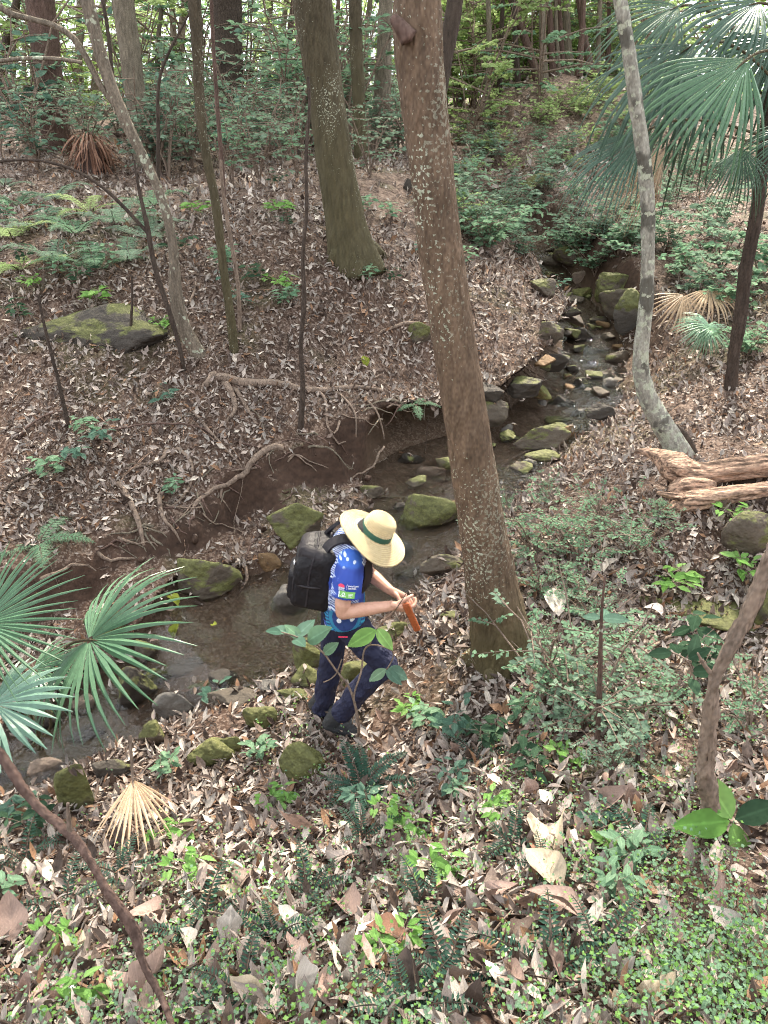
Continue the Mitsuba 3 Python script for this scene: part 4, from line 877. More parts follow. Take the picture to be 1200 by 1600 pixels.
# fan palms
def fan_leaf(key, hub, hubx, tip, n, R=None, foot_=None, pal=5, arc=240, nseg=34, droop=.25, seed=0, hang=0., pr=.008, split=.42, mat='palm_material', label=None):
    rng = np.random.default_rng(seed)
    d = np.asarray(tip) - hub; R = R or np.linalg.norm(d)
    m = orient(fan_blade(rng, R, nseg, arc, droop, split, .35, pal, hang=hang), hub, d, n)
    fr = part(key, 'frond', ply(*m[:2], mat, m[2], False), label)
    if foot_ is not None:
        mid = (np.asarray(foot_) + hub) / 2 + [0, 0, .06 * np.linalg.norm(np.asarray(foot_) - hub)]
        v, f, u = tube([foot_, mid, hub, hub + unit(d) * R * .12], [pr * 1.5, pr * 1.1, pr, pr * .3], 6, 6 if pal == 6 else 1, .05); part(fr, 'petiole', ply(v, f, 'bark_material', u))
    return fr
YP = 7.6
fp = thing('fan_palm', 'large fan palm at the upper right with drooping silvery green fronds', 'palm')
cb = at(1330, 250, 8.0); gz = ground_z(cb[0], cb[1])
v, f, u = tube([[cb[0], cb[1], gz - .2], [cb[0], cb[1], gz + .7], cb + [0, 0, .1]], [.17, .15, .13], 14, 3, .1, .15, 3); part(fp, 'trunk', ply(v, f, 'bark_material', u))
for i, (hx, hy, dy, tx, ty, ty_, n, arc, dr_, hg, pal, lab) in enumerate([
    (1168, 92, -.9, 1010, 240, -1.3, [-.35, -.75, .55], 105, .12, .35, 5, 'silvery frond facing the camera'), (1085, 70, .0, 900, 190, -.3, [-.1, -.55, .85], 100, .25, .5, 8, None), (1185, 5, -.2, 1050, 40, -.6, [0, -.6, .8], 130, .3, .6, 8, None),
    (1010, 205, .1, 880, 305, -.3, [-.2, -.5, .8], 80, .15, .3, 8, None), (1160, 232, .2, 1152, 320, -.2, [-.2, -.9, .2], 100, .2, .4, 0, None), (1110, 120, .7, 985, 230, .5, [-.2, -.7, .6], 130, .25, .8, 8, None),
    (1215, 60, .5, 1130, 190, .3, [-.2, -.8, .5], 150, .25, .7, 8, None), (1060, 10, .8, 950, 60, .4, [0, -.7, .7], 110, .3, .5, 0, None), (1250, 200, -.4, 1180, 280, -.6, [-.3, -.8, .4], 120, .2, .5, 8, None), (1040, 230, .5, 960, 330, .2, [-.2, -.7, .6], 60, .2, .3, 6, 'dead brown frond hanging down')]):
    fan_leaf(fp, at(hx, hy, YP + dy), None, at(tx, ty, YP + ty_), n, None, cb + [rng.uniform(-.1, .1), rng.uniform(-.1, .1), rng.uniform(-.2, .2)], pal, arc, 26, dr_, 300 + i, hg, .011, .5, label=lab)
fs_ = thing('fan_palm_seedling', 'low green fan palm with stiff split leaves at the left edge', 'palm')
bf = hit(40, 1170)
fan_leaf(fs_, at(-30, 975, 3.3), None, at(126, 932, 3.3), [.1, -.5, .9], None, bf, 5, 200, 34, .1, 401, .05)
fan_leaf(fs_, at(140, 1000, 3.45), None, at(254, 1012, 3.08), [.05, -.55, .85], None, bf, 5, 290, 36, .22, 402, .1)
fan_leaf(fs_, at(52, 1045, 3.5), None, at(115, 1085, 3.3), [0, -.4, 1], None, bf, 5, 230, 26, .25, 403, .1)
fan_leaf(fs_, at(-10, 1100, 3.0), None, at(70, 1150, 2.8), [0, -.5, 1], None, bf, 1, 230, 22, .2, 404, .1, split=.6)
fd = thing('dead_fan_palm_leaf', 'dry tan fan palm leaf hanging folded over the mossy stone at lower left', 'palm leaf')
h0 = at(208, 1218, 2.95)
fan_leaf(fd, h0, None, at(214, 1335, 2.50), [.1, -.6, .8], None, at(203, 1150, 3.05), 6, 80, 15, .1, 405, .0, split=.42)
for hx, hy, tx, ty, pal, arc, lab in [(1072, 478, 1040, 560, 6, 140, 'dead tan fan palm leaf lying left of the other one on the right bank'), (1112, 470, 1128, 545, 6, 130, 'dead tan fan palm leaf lying against the dark spotted trunk')]:
    kd = thing('dead_fan_palm_leaf', lab, 'palm leaf'); hb = hit(hx, hy + 40) + [0, .3, .42]
    fan_leaf(kd, hb, None, hit(tx, ty) + [0, 0, .05], [0, -.7, .7], .62, None, pal, arc, 17, .12, 410 + hx, .2, split=.45)
kd = thing('fan_palm_seedling', 'small bright fan palm seedling between the two dead palm leaves', 'palm'); hb = hit(1100, 555)
for i, (tx, ty) in enumerate([(1060, 505), (1135, 520), (1100, 540), (1085, 490)]): fan_leaf(kd, at(1098 + i * 4, 512, hb[1]), None, at(tx, ty, hb[1] - .15), [0, -.5, .9], .38, hb, 7, 150, 20, .3, 420 + i, .2, .005)

# ---------------------------------------------------------------- fallen log, roots, dead wood
lg = thing('split_log', 'weathered reddish brown fallen log split open lengthwise on the right bank', 'log')
def log_limb(pts, y, dys, ell, seed, sides=26):
    P = np.array([at(a, b, y + c) for (a, b, _), c in zip(pts, dys)]); R = np.array([w / 2 * depth(p) / FPX for p, (_, _, w) in zip(P, pts)])
    v, f, u = tube(P, R, sides, 5, .035, .16, seed)
    return v, f, u
def split_wood(seed, amt=.13):
    def fn(L, th):
        q = np.dstack(np.broadcast_arrays(np.cos(th)[None] * 2.4, np.sin(th)[None] * 2.4, L[:, None] * .9)) + seed
        return 1 + amt * 2 * (meshkit.fbm(q, 3, seed) - .5) + .10 * np.sign(np.sin(th * 5 + seed + .6 * np.sin(L * 2)[:, None])) * np.abs(np.sin(th * 5 + seed + .6 * np.sin(L * 2)[:, None])) ** .4 * .6
    return fn
for nm, pts, y, dys, seed, pal, lab in [
    ('upper_half', [(992, 705, 6), (1008, 706, 12), (1030, 713, 24), (1056, 730, 46), (1085, 741, 40), (1120, 737, 35), (1160, 731, 35), (1200, 726, 36), (1320, 710, 36)], 5.55, (.22, .2, .14, .03, 0, 0, 0, 0, 0), 3, 5, None),
    ('lower_half', [(1036, 802, 8), (1050, 797, 24), (1072, 787, 34), (1100, 780, 31), (1140, 773, 27), (1180, 767, 23), (1240, 757, 22), (1320, 745, 22)], 5.25, (0, 0, 0, 0, .02, .04, .08, .1), 9, 5, None),
    ('broken_end', [(1046, 762, 10), (1056, 765, 34), (1074, 764, 42), (1096, 760, 30), (1118, 757, 10)], 5.42, (0, 0, 0, 0, 0), 14, 5, None),
    ('hollow_core', [(1070, 760, 30), (1120, 756, 30), (1200, 746, 34), (1320, 728, 34)], 5.72, (0, 0, 0, 0), 5, 3, 'dark hollow inside between the two halves'),
    ('splinter', [(1026, 770, 4), (1046, 774, 10), (1068, 778, 12)], 5.2, (0, 0, .05), 2, 5, None)]:
    P = np.array([at(a, b, y + c) for (a, b, _), c in zip(pts, dys)]); Rr = np.array([w / 2 * depth(p) / FPX for p, (_, _, w) in zip(P, pts)])
    v, f, u = tube(P, Rr, 36, pal, .025, .10, seed, flare=split_wood(seed)); part(lg, nm, ply(v, f, 'bark_material', u), lab)
# stub behind the foot of the pale tree
P, R = pix_path([(1080, 716, 20), (1074, 690, 16), (1062, 672, 10), (1056, 664, 5)], 6.6); kb = thing('tree_stub', 'short dark broken stub against the foot of the curved pale tree', 'stub'); v, f, u = tube(P, R, 10, 3, .03, .2, 4); scene[kb] = ply(v, f, 'bark_material', u)
# the dead leaning stem at the right and the dead vine at the left
k = thing('dead_sapling', 'dead pinkish brown stem leaning in from the right edge beside the green seedling', 'dead tree')
P, R = pix_path([(1113, 1300, 34), (1110, 1250, 29), (1102, 1200, 26), (1107, 1135, 25), (1118, 1060, 19), (1160, 975, 22), (1208, 860, 22), (1260, 740, 20)], None)
v, f, u = tube(np.vstack([P[0] - [0, 0, .12], P]), np.concatenate([[R[0]], R]), 22, 6, .015, .40, 4, flare=split_wood(4, .2)); part(k, 'trunk', ply(v, f, 'bark_material', u))
for pts in ([(1106, 1140, 10), (1118, 1120, 6), (1135, 1108, 3)], [(1120, 1060, 9), (1098, 1035, 6), (1090, 1020, 3)]):
    q, r = pix_path(pts, P[0][1]); v, f, u = tube(q, r, 8, 6, .01, .2, 3); part(k, 'twig', ply(v, f, 'bark_material', u))
k = thing('dead_vine', 'dead crooked brown vine stem crossing the lower left corner', 'vine')
P = np.array([at(a, b, y) for a, b, y in [(-30, 1150, 1.62), (18, 1205, 1.58), (60, 1262, 1.54), (108, 1302, 1.5), (150, 1362, 1.45), (172, 1400, 1.42), (212, 1462, 1.38), (222, 1500, 1.35), (250, 1555, 1.3), (272, 1612, 1.22), (300, 1690, 1.1)]])
R = np.array([13, 13, 11, 13, 10, 13, 15, 10, 9, 8, 8]) * .5 * np.array([depth(p) for p in P]) / FPX * 1.2
v, f, u = tube(P, R, 16, 7, .010, .26, 6, flare=split_wood(8, .2)); part(k, 'stem', ply(v, f, 'bark_material', u))
q, r = pix_path([(110, 1303, 10), (107, 1280, 7), (106, 1255, 5)], 1.5); v, f, u = tube(q, r, 8, 6, .01, .15, 2); part(k, 'twig', ply(v, f, 'bark_material', u))

def root(pts, w0, w1, label, group=None, pal=6, lift=.02, name='exposed_root'):
    Q = np.array([hit(a, b) for a, b in pts]); L = np.concatenate([[0], np.cumsum(np.linalg.norm(np.diff(Q, axis=0), axis=1))])
    Q = CubicSpline(L, Q)(np.linspace(0, L[-1], max(int(L[-1] / .06), 5)))
    g = H(Q[:, :2]); Q[:, 2] = np.maximum(Q[:, 2] * .5 + g * .5, g) + lift; Q[0, 2] -= .04; Q[-1, 2] -= .04
    k = thing(name, label, 'root', group); v, f, u = tube(Q, np.linspace(w0, w1, len(Q)), 8, pal, None, .2, int(pts[0][0])); scene[k] = ply(v, f, 'bark_material', u)
for pts, w0, w1, lab in [
    ([(342, 590), (372, 600), (420, 602), (470, 612), (520, 612), (600, 614)], .05, .02, 'long root running right from the foot of the brown bank tree to the cut bank'),
    ([(350, 600), (365, 625), (362, 655), (352, 660)], .04, .015, 'root reaching straight down from the mottled sapling'), ([(335, 585), (322, 605), (315, 610)], .05, .03, 'short flat root left of the mottled sapling foot'),
    ([(365, 605), (385, 640), (405, 675)], .025, .01, 'thin root sloping down right of the mottled sapling'), ([(440, 700), (400, 720), (370, 755), (320, 778), (300, 800)], .04, .015, 'thick pale root along the top of the eroded cut'),
    ([(260, 700), (250, 725), (200, 740), (190, 755)], .025, .012, 'curved root in the litter left of the eroded cut'), ([(270, 700), (300, 730), (298, 760), (260, 800)], .02, .01, 'looping root above the squared mossy boulder'),
    ([(185, 755), (205, 790), (225, 850)], .035, .02, 'pale root going straight down the bank above the soil cut'), ([(250, 770), (260, 820), (285, 855)], .025, .01, 'dark root hanging over the squared mossy boulder'),
    ([(300, 640), (340, 690), (380, 735)], .02, .008, 'thin straight root across the middle of the left bank'), ([(480, 610), (510, 640), (512, 670), (540, 690)], .018, .008, 'root dropping over the cut bank below the thin dark stem'),
    ([(520, 612), (550, 640), (556, 690)], .016, .008, 'root hanging down the reddish cut bank'), ([(560, 615), (590, 650), (600, 690)], .016, .007, 'root hanging at the corner of the cut bank'), ([(600, 700), (570, 740), (545, 750)], .014, .007, 'thin root at the foot of the cut bank above the hat'),
    ([(660, 508), (620, 515), (590, 522)], .03, .015, 'pale root left of the stone beside the large trunk'), ([(255, 505), (300, 470), (306, 440)], .02, .01, 'pale root climbing above the long dark boulder'), ([(380, 880), (385, 915), (370, 935)], .02, .01, 'root beside the squared boulder at the pool'),
    ([(150, 860), (180, 880), (215, 870)], .02, .01, 'root lying in the dark soil cut'), ([(60, 905), (110, 890), (150, 895)], .02, .01, 'root at the left end of the soil cut'), ([(700, 880), (640, 905), (610, 950)], .01, .006, 'thin root crossing the bank behind the hands'),
    ([(1000, 640), (990, 665), (975, 680)], .02, .01, 'pale root at the bend of the curved pale tree'), ([(1165, 850), (1140, 870), (1110, 868)], .02, .01, 'root below the split log')]: root(pts, w0, w1, lab)
rng = np.random.default_rng(31)
for j in range(84):
    px, py = (rng.uniform(150, 640), rng.uniform(640, 850)) if j < 34 else (rng.uniform(180, 660), 0) if j < 72 else (rng.uniform(680, 860), rng.uniform(380, 560))
    if py == 0: py = np.interp(px, [180, 300, 430, 560, 660], [850, 790, 712, 650, 610]) + rng.uniform(-14, 12)
    a = rng.uniform(0, 6.28); n = rng.integers(3, 5); pts = [(px + math.cos(a) * 26 * i + rng.normal() * 6, py + abs(math.sin(a)) * 16 * i + rng.normal() * 4) for i in range(n)]
    root(pts, rng.uniform(.006, .016), .004, 'thin exposed root on the eroded bank', 'thin exposed roots on the eroded bank', int(rng.choice([6, 4, 7])))
for pts, w, lab, pal in [([(445, 262), (475, 250), (478, 240)], .05, 'pale curved fallen branch left of the broad tree', 6), ([(250, 238), (290, 250), (340, 262)], .04, 'pale fallen branch on the back slope at left', 6), ([(1000, 1040), (1060, 1000), (1120, 985)], .012, 'thin fallen stick on the right bank', 6),
                         ([(890, 98), (920, 96), (945, 104)], .09, 'pale broken log beside the clump of slim trees', 5), ([(945, 108), (952, 85), (960, 68)], .09, 'dark broken stump rising beside the pale broken log', 7), ([(630, 1390), (700, 1420), (790, 1400)], .006, 'thin stick lying across the foreground litter', 6),
                         ([(880, 700), (820, 715), (780, 745)], .012, 'thin pale stick lying across the creek stones', 6), ([(30, 690), (100, 650), (130, 655)], .012, 'dead stick on the left bank below the long dark boulder', 7), ([(150, 690), (240, 670), (330, 682)], .012, 'thin dead stick among the roots of the left bank', 7),
                         ([(10, 770), (60, 745), (130, 750)], .014, 'dark dead stick at the left edge of the bank', 3), ([(1150, 560), (1200, 520), (1230, 500)], .02, 'pale stick leaning on the right edge slope', 6), ([(1040, 400), (1060, 380), (1070, 360)], .02, 'pale stick among the round leaved shrubs', 6)]:
    root(pts, w, w * .6, lab, None, pal, .05, 'fallen_branch')
# dead grass tuft on the back slope
kt = thing('dead_fern_stump', 'rusty brown stump shaggy with dead fronds on the back slope at left', 'stump')
b = hit(148, 268); rng = np.random.default_rng(4)
v, f, u = tube([b - [0, 0, .2], b + [0, 0, .3], b + [0, 0, .5]], [.22, .2, .12], 12, 7, .06, .2, 1); part(kt, 'trunk', ply(v, f, 'bark_material', u))
n = 160; a = rng.uniform(0, 6.28, n); pos = np.c_[b[0] + .18 * np.cos(a), b[1] + .18 * np.sin(a), b[2] + rng.uniform(.2, .7, n)]
v, f, u = place(leaf_template(5, .07, .9, .2, .5), pos, frames(np.c_[np.cos(a), np.sin(a), rng.uniform(-1.2, .2, n)], np.c_[np.cos(a) * .3, np.sin(a) * .3, np.ones(n)]), rng.uniform(.35, .6, n), 5, rng)
part(kt, 'dead_fronds', ply(v, f, 'litter_material', u, False))

# ---------------------------------------------------------------- the person
def shirt_fn(p, n, uv):
    x, z = p.x - SX, p.z
    f = fbm(p.x * 9 + 3, p.y * 9, p.z * 9)
    d1, d2, w = vor(p.x * 46 + p.y * 40, p.z * 52)
    hatch = sst(.16, .24, d2 - d1)
    st = 0.5 + 0.5 * dr.sin((p.x + p.y) * 330 + (p.z) * 260 + 3 * dr.sin(p.z * 60))
    region = sst(.50, .54, fbm(p.x * 7 + 1.7, p.y * 7, p.z * 7 + .6, octaves=2))
    region2 = sst(.52, .56, fbm(p.x * 6 + 8, p.y * 6, p.z * 6, octaves=2))
    c = mix((.014, .028, .16), (.022, .06, .34), f)
    c = mix(c, (.62, .68, .80), region * sst(.35, .6, st))
    c = mix(c, (.60, .66, .78), region2 * (1 - region) * hatch)
    r = dr.sqrt(dr.square(x + .02) + dr.square((z - 2.42) * 1.0))
    arc = sst(.020, .014, dr.abs(r - .115)) * sst(2.46, 2.43, z)
    dots = 0.5 + 0.5 * dr.sin(dr.atan2(z - 2.42, x + .02) * 34)
    low = sst(2.47, 2.45, z)
    c = mix(c, (.015, .04, .16), low * sst(.13, .12, r))
    c = mix(c, (.03, .28, .45), arc * dots)
    c = mix(c, (.03, .28, .45), low * sst(.012, .008, dr.abs(r - .085)) * .6)
    b1 = dr.minimum(dr.square(x + .055) + dr.square(z - 2.405), dr.square(x - .02) + dr.square(z - 2.41))
    c = mix(c, (.75, .78, .85), low * sst(.00022, .00014, b1))
    return mix(c, (.72, .76, .84), sst(2.335, 2.328, z + .006 * dr.sin(x * 60)))

def sleeve_fn(p, n, uv):
    f = fbm(p.x * 16, p.y * 16, p.z * 16)
    c = mix((.016, .04, .25), (.03, .085, .44), f * .7)
    top = sst(2.775, 2.80, p.z + .03 * fbm(p.x * 20, p.y * 20, p.z * 20))
    c = mix(c, (.04, .13, .52), top)
    d1, d2, w = vor(p.x * 34, p.z * 34)
    c = mix(c, (.6, .7, .85), top * sst(.6, .7, w) * sst(.35, .25, d1))
    back = sst(-.245, -.26, p.x - .12 * (p.z - 2.72))
    st = 0.5 + 0.5 * dr.sin(p.z * 520 + p.x * 200)
    return mix(c, (.55, .62, .75), back * sst(.4, .6, st) * sst(.45, .5, f))

def straw_fn(p, n, uv):
    ring = 0.5 + 0.5 * dr.sin(uv.y * 6.2832)
    fib = noise(uv.x * 60, uv.y * 3, 1.0)
    g = fbm(p.x * 30, p.y * 30, p.z * 30)
    return mix((.40, .27, .115), (.82, .68, .42), .6 * ring + .35 * fib + .2 * g)

def straw_bump(p, n, uv):
    return 0.5 + 0.5 * dr.sin(uv.y * 6.2832) + .4 * noise(uv.x * 60, uv.y * 4, 1.0)

def cloth_bump(p, n, uv):
    return fbm(p.x * 22, p.y * 22, p.z * 14, octaves=4)

def skin_fn(p, n, uv):
    f = fbm(p.x * 30, p.y * 30, p.z * 30); g = noise(p.x * 160, p.y * 160, p.z * 160)
    return mix((.43, .215, .145), (.60, .36, .27), .65 * f + .35 * g)
B['shirt_material'] = bump(prin(mikit.proc(shirt_fn), .75, sheen=.3), cloth_bump, .02, 3e-3)
B['sleeve_material'] = bump(prin(mikit.proc(sleeve_fn), .7, sheen=.3), cloth_bump, .012, 3e-3)
B['trouser_material'] = bump(prin((.014, .016, .045), .8, sheen=.4), cloth_bump, .05, 3e-3)
B['pack_material'] = bump(prin((.0085, .0070, .009), .62, specular=.3), cloth_bump, .022, 3e-3)
B['pack_trim_material'] = bump(prin((.020, .016, .019), .6, specular=.35), cloth_bump, .02, 3e-3)
B['straw_material'] = bump(prin(mikit.proc(straw_fn), .65), straw_bump, .007, 1e-3)
B['band_material'] = two(prin((.018, .07, .045), .75, sheen=.3))
B['skin_material'] = two(prin(mikit.proc(skin_fn), .5, specular=.4))
B['hair_material'] = two(prin((.018, .013, .010), .5))
B['boot_material'] = two(prin((.030, .032, .036), .55))
B['sole_material'] = two(prin((.05, .047, .042), .8))
B['case_material'] = two(prin((.26, .062, .018), .45))
B['cord_material'] = two(prin((.05, .03, .02), .7))
B['white_print'] = two(prin((.75, .75, .80), .7))
B['red_print'] = two(prin((.70, .05, .12), .7))
B['green_print'] = two(prin((.17, .42, .10), .7))

def ball(c, r, n=20):
    return m3.Manifold.sphere(float(r), n).translate([float(q) for q in c])

def bone(a, ra, b, rb, n=20):
    return m3.Manifold.batch_hull([ball(a, ra, n), ball(b, rb, n)])

def chain(pts, n=20):
    return [bone(p[0], p[1], q[0], q[1], n) for p, q in zip(pts[:-1], pts[1:])]

def skin_of(parts, edge, it=12, disp=None):
    m = m3.Manifold.batch_boolean(parts, m3.OpType.Add) if isinstance(parts, list) else parts
    m = m.refine_to_length(edge).to_mesh()
    t = trimesh.Trimesh(m.vert_properties[:, :3], m.tri_verts); t.merge_vertices()
    trimesh.smoothing.filter_taubin(t, lamb=.5, nu=.53, iterations=it)
    if disp:
        amp, sc, seed = disp
        v = np.array(t.vertices); t.vertices = v + np.array(t.vertex_normals) * (amp * (2 * meshkit.fbm(v * sc, 3, seed) - 1))[:, None]
    return t
A_ = np.array
SX = -.20
def gnd(p, up): return A_([p[0], p[1], ground_z(p[0], p[1]) + up])
hipR, hipL = A_([-.245, 3.68, 2.37]), A_([-.275, 3.87, 2.36])
kneR, ankR = A_([.005, 3.60, 2.07]), A_([-.285, 3.64, ground_z(-.285, 3.64) + .15])
kneL, ankL = A_([-.325, 3.87, 1.93]), A_([-.405, 3.87, 1.50])
pel, wai, che = (hipR + hipL) / 2 + [0, 0, .04], A_([-.255, 3.775, 2.50]), A_([-.215, 3.765, 2.68])
shR, shL, nek = A_([-.185, 3.60, 2.765]), A_([-.165, 3.92, 2.80]), A_([-.165, 3.755, 2.85])
elR, wrR = A_([-.228, 3.515, 2.50]), A_([.045, 3.50, 2.555])
elL, wrL = A_([-.10, 3.86, 2.55]), A_([.035, 3.71, 2.515])
hed = A_([-.068, 3.715, 2.865])
HAX = unit([.50, -.10, .86]); HF = unit(A_([.92, -.02, -.40]))       # hat axis, the way the face points
FACE = unit([.80, -.05, -.60]); HUP = unit(np.cross(np.cross(FACE, [0, 0, 1]), FACE))
per = thing('person', 'person in straw hat and blue patterned shirt stepping beside the pool with head bowed', 'person')

def hand(w, d, pn, side, curls, tc):
    d, pn = unit(d), unit(pn); pn = unit(pn - d * (pn @ d)); t = np.cross(d, pn) * side
    out = []; K = [w + d * l + t * o for l, o in ((.088, .030), (.092, .010), (.088, -.011), (.080, -.030))]
    pal = [ball(w + t * .018, .020), ball(w - t * .018, .020)] + [ball(k_, .0125) for k_ in K] + [ball(w + d * .045 + pn * .006, .022)]
    out.append(m3.Manifold.batch_hull(pal))
    for k_, L, c, r, sp in zip(K, (.074, .082, .076, .060), curls, (.0092, .0094, .009, .0080), (.10, .02, -.05, -.13)):
        p, a = k_, 0.0; ch = [(p, r + .001)]
        for fr, cc in zip((.45, .30, .25), c):
            a += cc; q = unit(d + t * sp); p = p + (q * math.cos(a) + pn * math.sin(a)) * L * fr; r = r * .93; ch.append((p, r))
        out += chain(ch, 14)
    b0 = w + d * .022 + t * .022 + pn * .006
    p1 = b0 + unit(d * .62 + t * .62 + pn * tc) * .044; p2 = p1 + unit(d * .85 + t * .15 + pn * (tc + .25)) * .033; p3 = p2 + unit(d * .9 - t * .12 + pn * (tc + .35)) * .026
    out += chain([(b0, .0155), (p1, .0118), (p2, .0105), (p3, .0088)], 14)
    return out
dR, dL = unit([.93, -.02, -.22]), unit([.88, -.15, -.38])
handR = hand(wrR, dR, [.05, .75, .55], 1, [(.55, .8, .5), (.65, .9, .5), (.75, .95, .55), (.85, 1, .6)], .45)
handL = hand(wrL, dL, [-.25, -.75, -.6], -1, [(.45, .6, .4), (.55, .8, .5), (.6, .9, .5), (.7, .9, .6)], .55)
skull = [m3.Manifold.batch_hull([ball(hed + HUP * .012 - FACE * .025, .078), ball(hed + HUP * .010 + FACE * .03, .070), ball(hed - HUP * .055 + FACE * .055, .045), ball(hed - HUP * .085 + FACE * .070, .024)])]
sd_ = np.cross(HUP, FACE)
skull += [bone(hed + FACE * .098 + HUP * .005, .008, hed + FACE * .118 - HUP * .030, .013), bone(hed + FACE * .085 - HUP * .058 + sd_ * .018, .009, hed + FACE * .085 - HUP * .058 - sd_ * .018, .009)]
for s in (1, -1): skull += [bone(hed + sd_ * s * .080 + HUP * .012 - FACE * .005, .014, hed + sd_ * s * .078 - HUP * .030, .010), bone(hed + FACE * .088 + sd_ * s * .032 + HUP * .022, .012, hed + FACE * .088 + sd_ * s * .012 + HUP * .024, .009)]
body = skull + chain([(hed - HUP * .03 - FACE * .03, .062), (nek, .060), (che, .10), (wai, .095), (pel, .10)]) + chain([(nek, .055), (shR, .055), (elR + [0, 0, .06], .044), (elR, .042), (elR * .6 + wrR * .4, .041), (wrR, .028)]) + \
    chain([(nek, .055), (shL, .055), (elL, .041), (elL * .6 + wrL * .4, .039), (wrL, .027)]) + chain([(pel, .09), (hipR, .08), (kneR, .05), (ankR, .038), (ankR + [.05, 0, -.06], .035)]) + chain([(pel, .09), (hipL, .08), (kneL, .05), (ankL, .038), (ankL + [.04, 0, -.04], .035)]) + handR + handL
bt = skin_of(body, .0065, 5); scene[numbered(per + '__body')] = mikit.ply(bt, 'skin_material', smooth=True)
for s in (1, -1):
    e = hed + FACE * .082 + sd_ * s * .030 + HUP * .008
    part(per, 'eye', mikit.ply(trimesh.creation.icosphere(2, .0125).apply_translation(e), 'hair_material', smooth=True))
hair = m3.Manifold.batch_hull([ball(hed + HUP * .012 - FACE * .030, .088), ball(hed - HUP * .03 - FACE * .05, .078), ball(hed + HUP * .012 + FACE * .01, .080)])
beard = m3.Manifold.batch_hull([ball(hed - HUP * .07 + FACE * .05 + sd_ * .03, .036), ball(hed - HUP * .07 + FACE * .05 - sd_ * .03, .036), ball(hed - HUP * .105 + FACE * .072, .028), ball(hed - HUP * .02 + sd_ * .066, .018), ball(hed - HUP * .02 - sd_ * .066, .018)])
part(per, 'hair', mikit.ply(skin_of([hair], .012, 6, (.006, 40, 3)), 'hair_material', smooth=True))
part(per, 'beard', mikit.ply(skin_of([beard], .009, 6, (.006, 60, 4)), 'hair_material', smooth=True))

# shirt: a loose body cut at the hem, two short sleeves cut at their hems
sh = m3.Manifold.batch_hull([ball(nek - [.01, .05, .02], .072), ball(nek + [-.01, .05, -.02], .072), ball(shR + [.01, .04, .0], .078), ball(shL - [-.01, .04, 0], .078), ball(che - [.03, .06, 0], .125), ball(che + [-.03, .06, 0], .125)])
sh2 = m3.Manifold.batch_hull([ball(che - [.02, .06, 0], .128), ball(che + [-.02, .06, 0], .128), ball(wai - [-.01, .075, 0], .118), ball(wai + [.01, .075, 0], .118)])
sh3 = m3.Manifold.batch_hull([ball(wai - [-.01, .075, 0], .118), ball(wai + [.01, .075, 0], .118), ball(A_([-.22, 3.66, 2.28]), .125), ball(A_([-.24, 3.85, 2.28]), .125)])
coll = bone(nek + [.01, -.01, .0], .070, nek + [.035, -.015, .045], .070)
shirt = (sh + sh2 + sh3 + coll).trim_by_plane([-.12, 0, 1], 2.325 + .12 * .22)
st_ = skin_of(shirt, .011, 10, (.011, 13, 7)); SHI = part(per, 'shirt', mikit.ply(st_, 'shirt_material', smooth=40))
axR = unit(elR - shR); axL = unit(elL - shL)
for s_, e_, ax_, r0, r1, sd in ((shR, elR, axR, .074, .090, 5), (shL, elL, axL, .074, .086, 6)):
    h_ = s_ + ax_ * .235
    m = m3.Manifold.batch_boolean(chain([(s_ - ax_ * .01 + [0, .02 if sd == 5 else -.02, 0], r0), (s_ + ax_ * .10, .086), (h_ + ax_ * .05, r1)]), m3.OpType.Add)
    m = m.trim_by_plane((-ax_).tolist(), float(-ax_ @ (s_ + ax_ * .185)))
    part(SHI, 'sleeve', mikit.ply(skin_of(m, .009, 8, (.004, 16, sd)), 'sleeve_material', smooth=40), 'plain blue sleeve with a red emblem and green patch' if sd == 5 else None)

# prints on the near sleeve, wrapped on its surface
cdir = CAM - (shR + axR * .12); out_ = unit(cdir - axR * (cdir @ axR)); tg = unit(np.cross(out_, axR)); tg = tg if tg[0] > 0 else -tg

def on_sleeve(mesh, u0, s0):
    """lays a flat mesh (x along the sleeve's round, y up along its axis) on the sleeve"""
    v = np.array(mesh.vertices); r = .0895 + .0015
    ang = (v[:, 0] + u0) / r; s = s0 - v[:, 1]
    rr = r + (s - .10) * .03 + v[:, 2]
    p = shR + axR * s[:, None] + out_ * (rr * np.cos(ang))[:, None] + tg * (rr * np.sin(ang))[:, None]
    return trimesh.Trimesh(p, mesh.faces, process=False)

def flat(pts, h=.0012):
    from shapely.geometry import Polygon
    return trimesh.creation.extrude_polygon(Polygon(pts), h)

def plate(w, h, t=.001):
    m = trimesh.creation.box([w, h, t]); return m.subdivide().subdivide().subdivide()
petals = [trimesh.creation.icosphere(1, 1.0).apply_scale([.0045, .0105, .001]).apply_transform(trimesh.transformations.rotation_matrix(a, [0, 0, 1])).apply_translation([.010 * -math.sin(a), .008 * math.cos(a), .002]) for a in np.radians([-75, -50, -25, 0, 25, 50, 75])]
SLV = SHI + '__sleeve'
def emblem(name, mesh, mat, label=None): part(SHI, name, mikit.ply(mesh, mat, smooth=False), label)
emblem('sleeve_emblem', on_sleeve(trimesh.util.concatenate(petals), -.030, .112), 'red_print', 'round red flower emblem on the near sleeve')
emblem('sleeve_lettering', on_sleeve(trimesh.util.concatenate([meshkit.text_mesh('NSW', .0105, .0015, True).apply_translation([-.0145, -.0125, .001]), meshkit.text_mesh('GOVERNMENT', .0036, .0015, True).apply_translation([-.0145, -.0185, .001])]), -.030, .112), 'white_print')
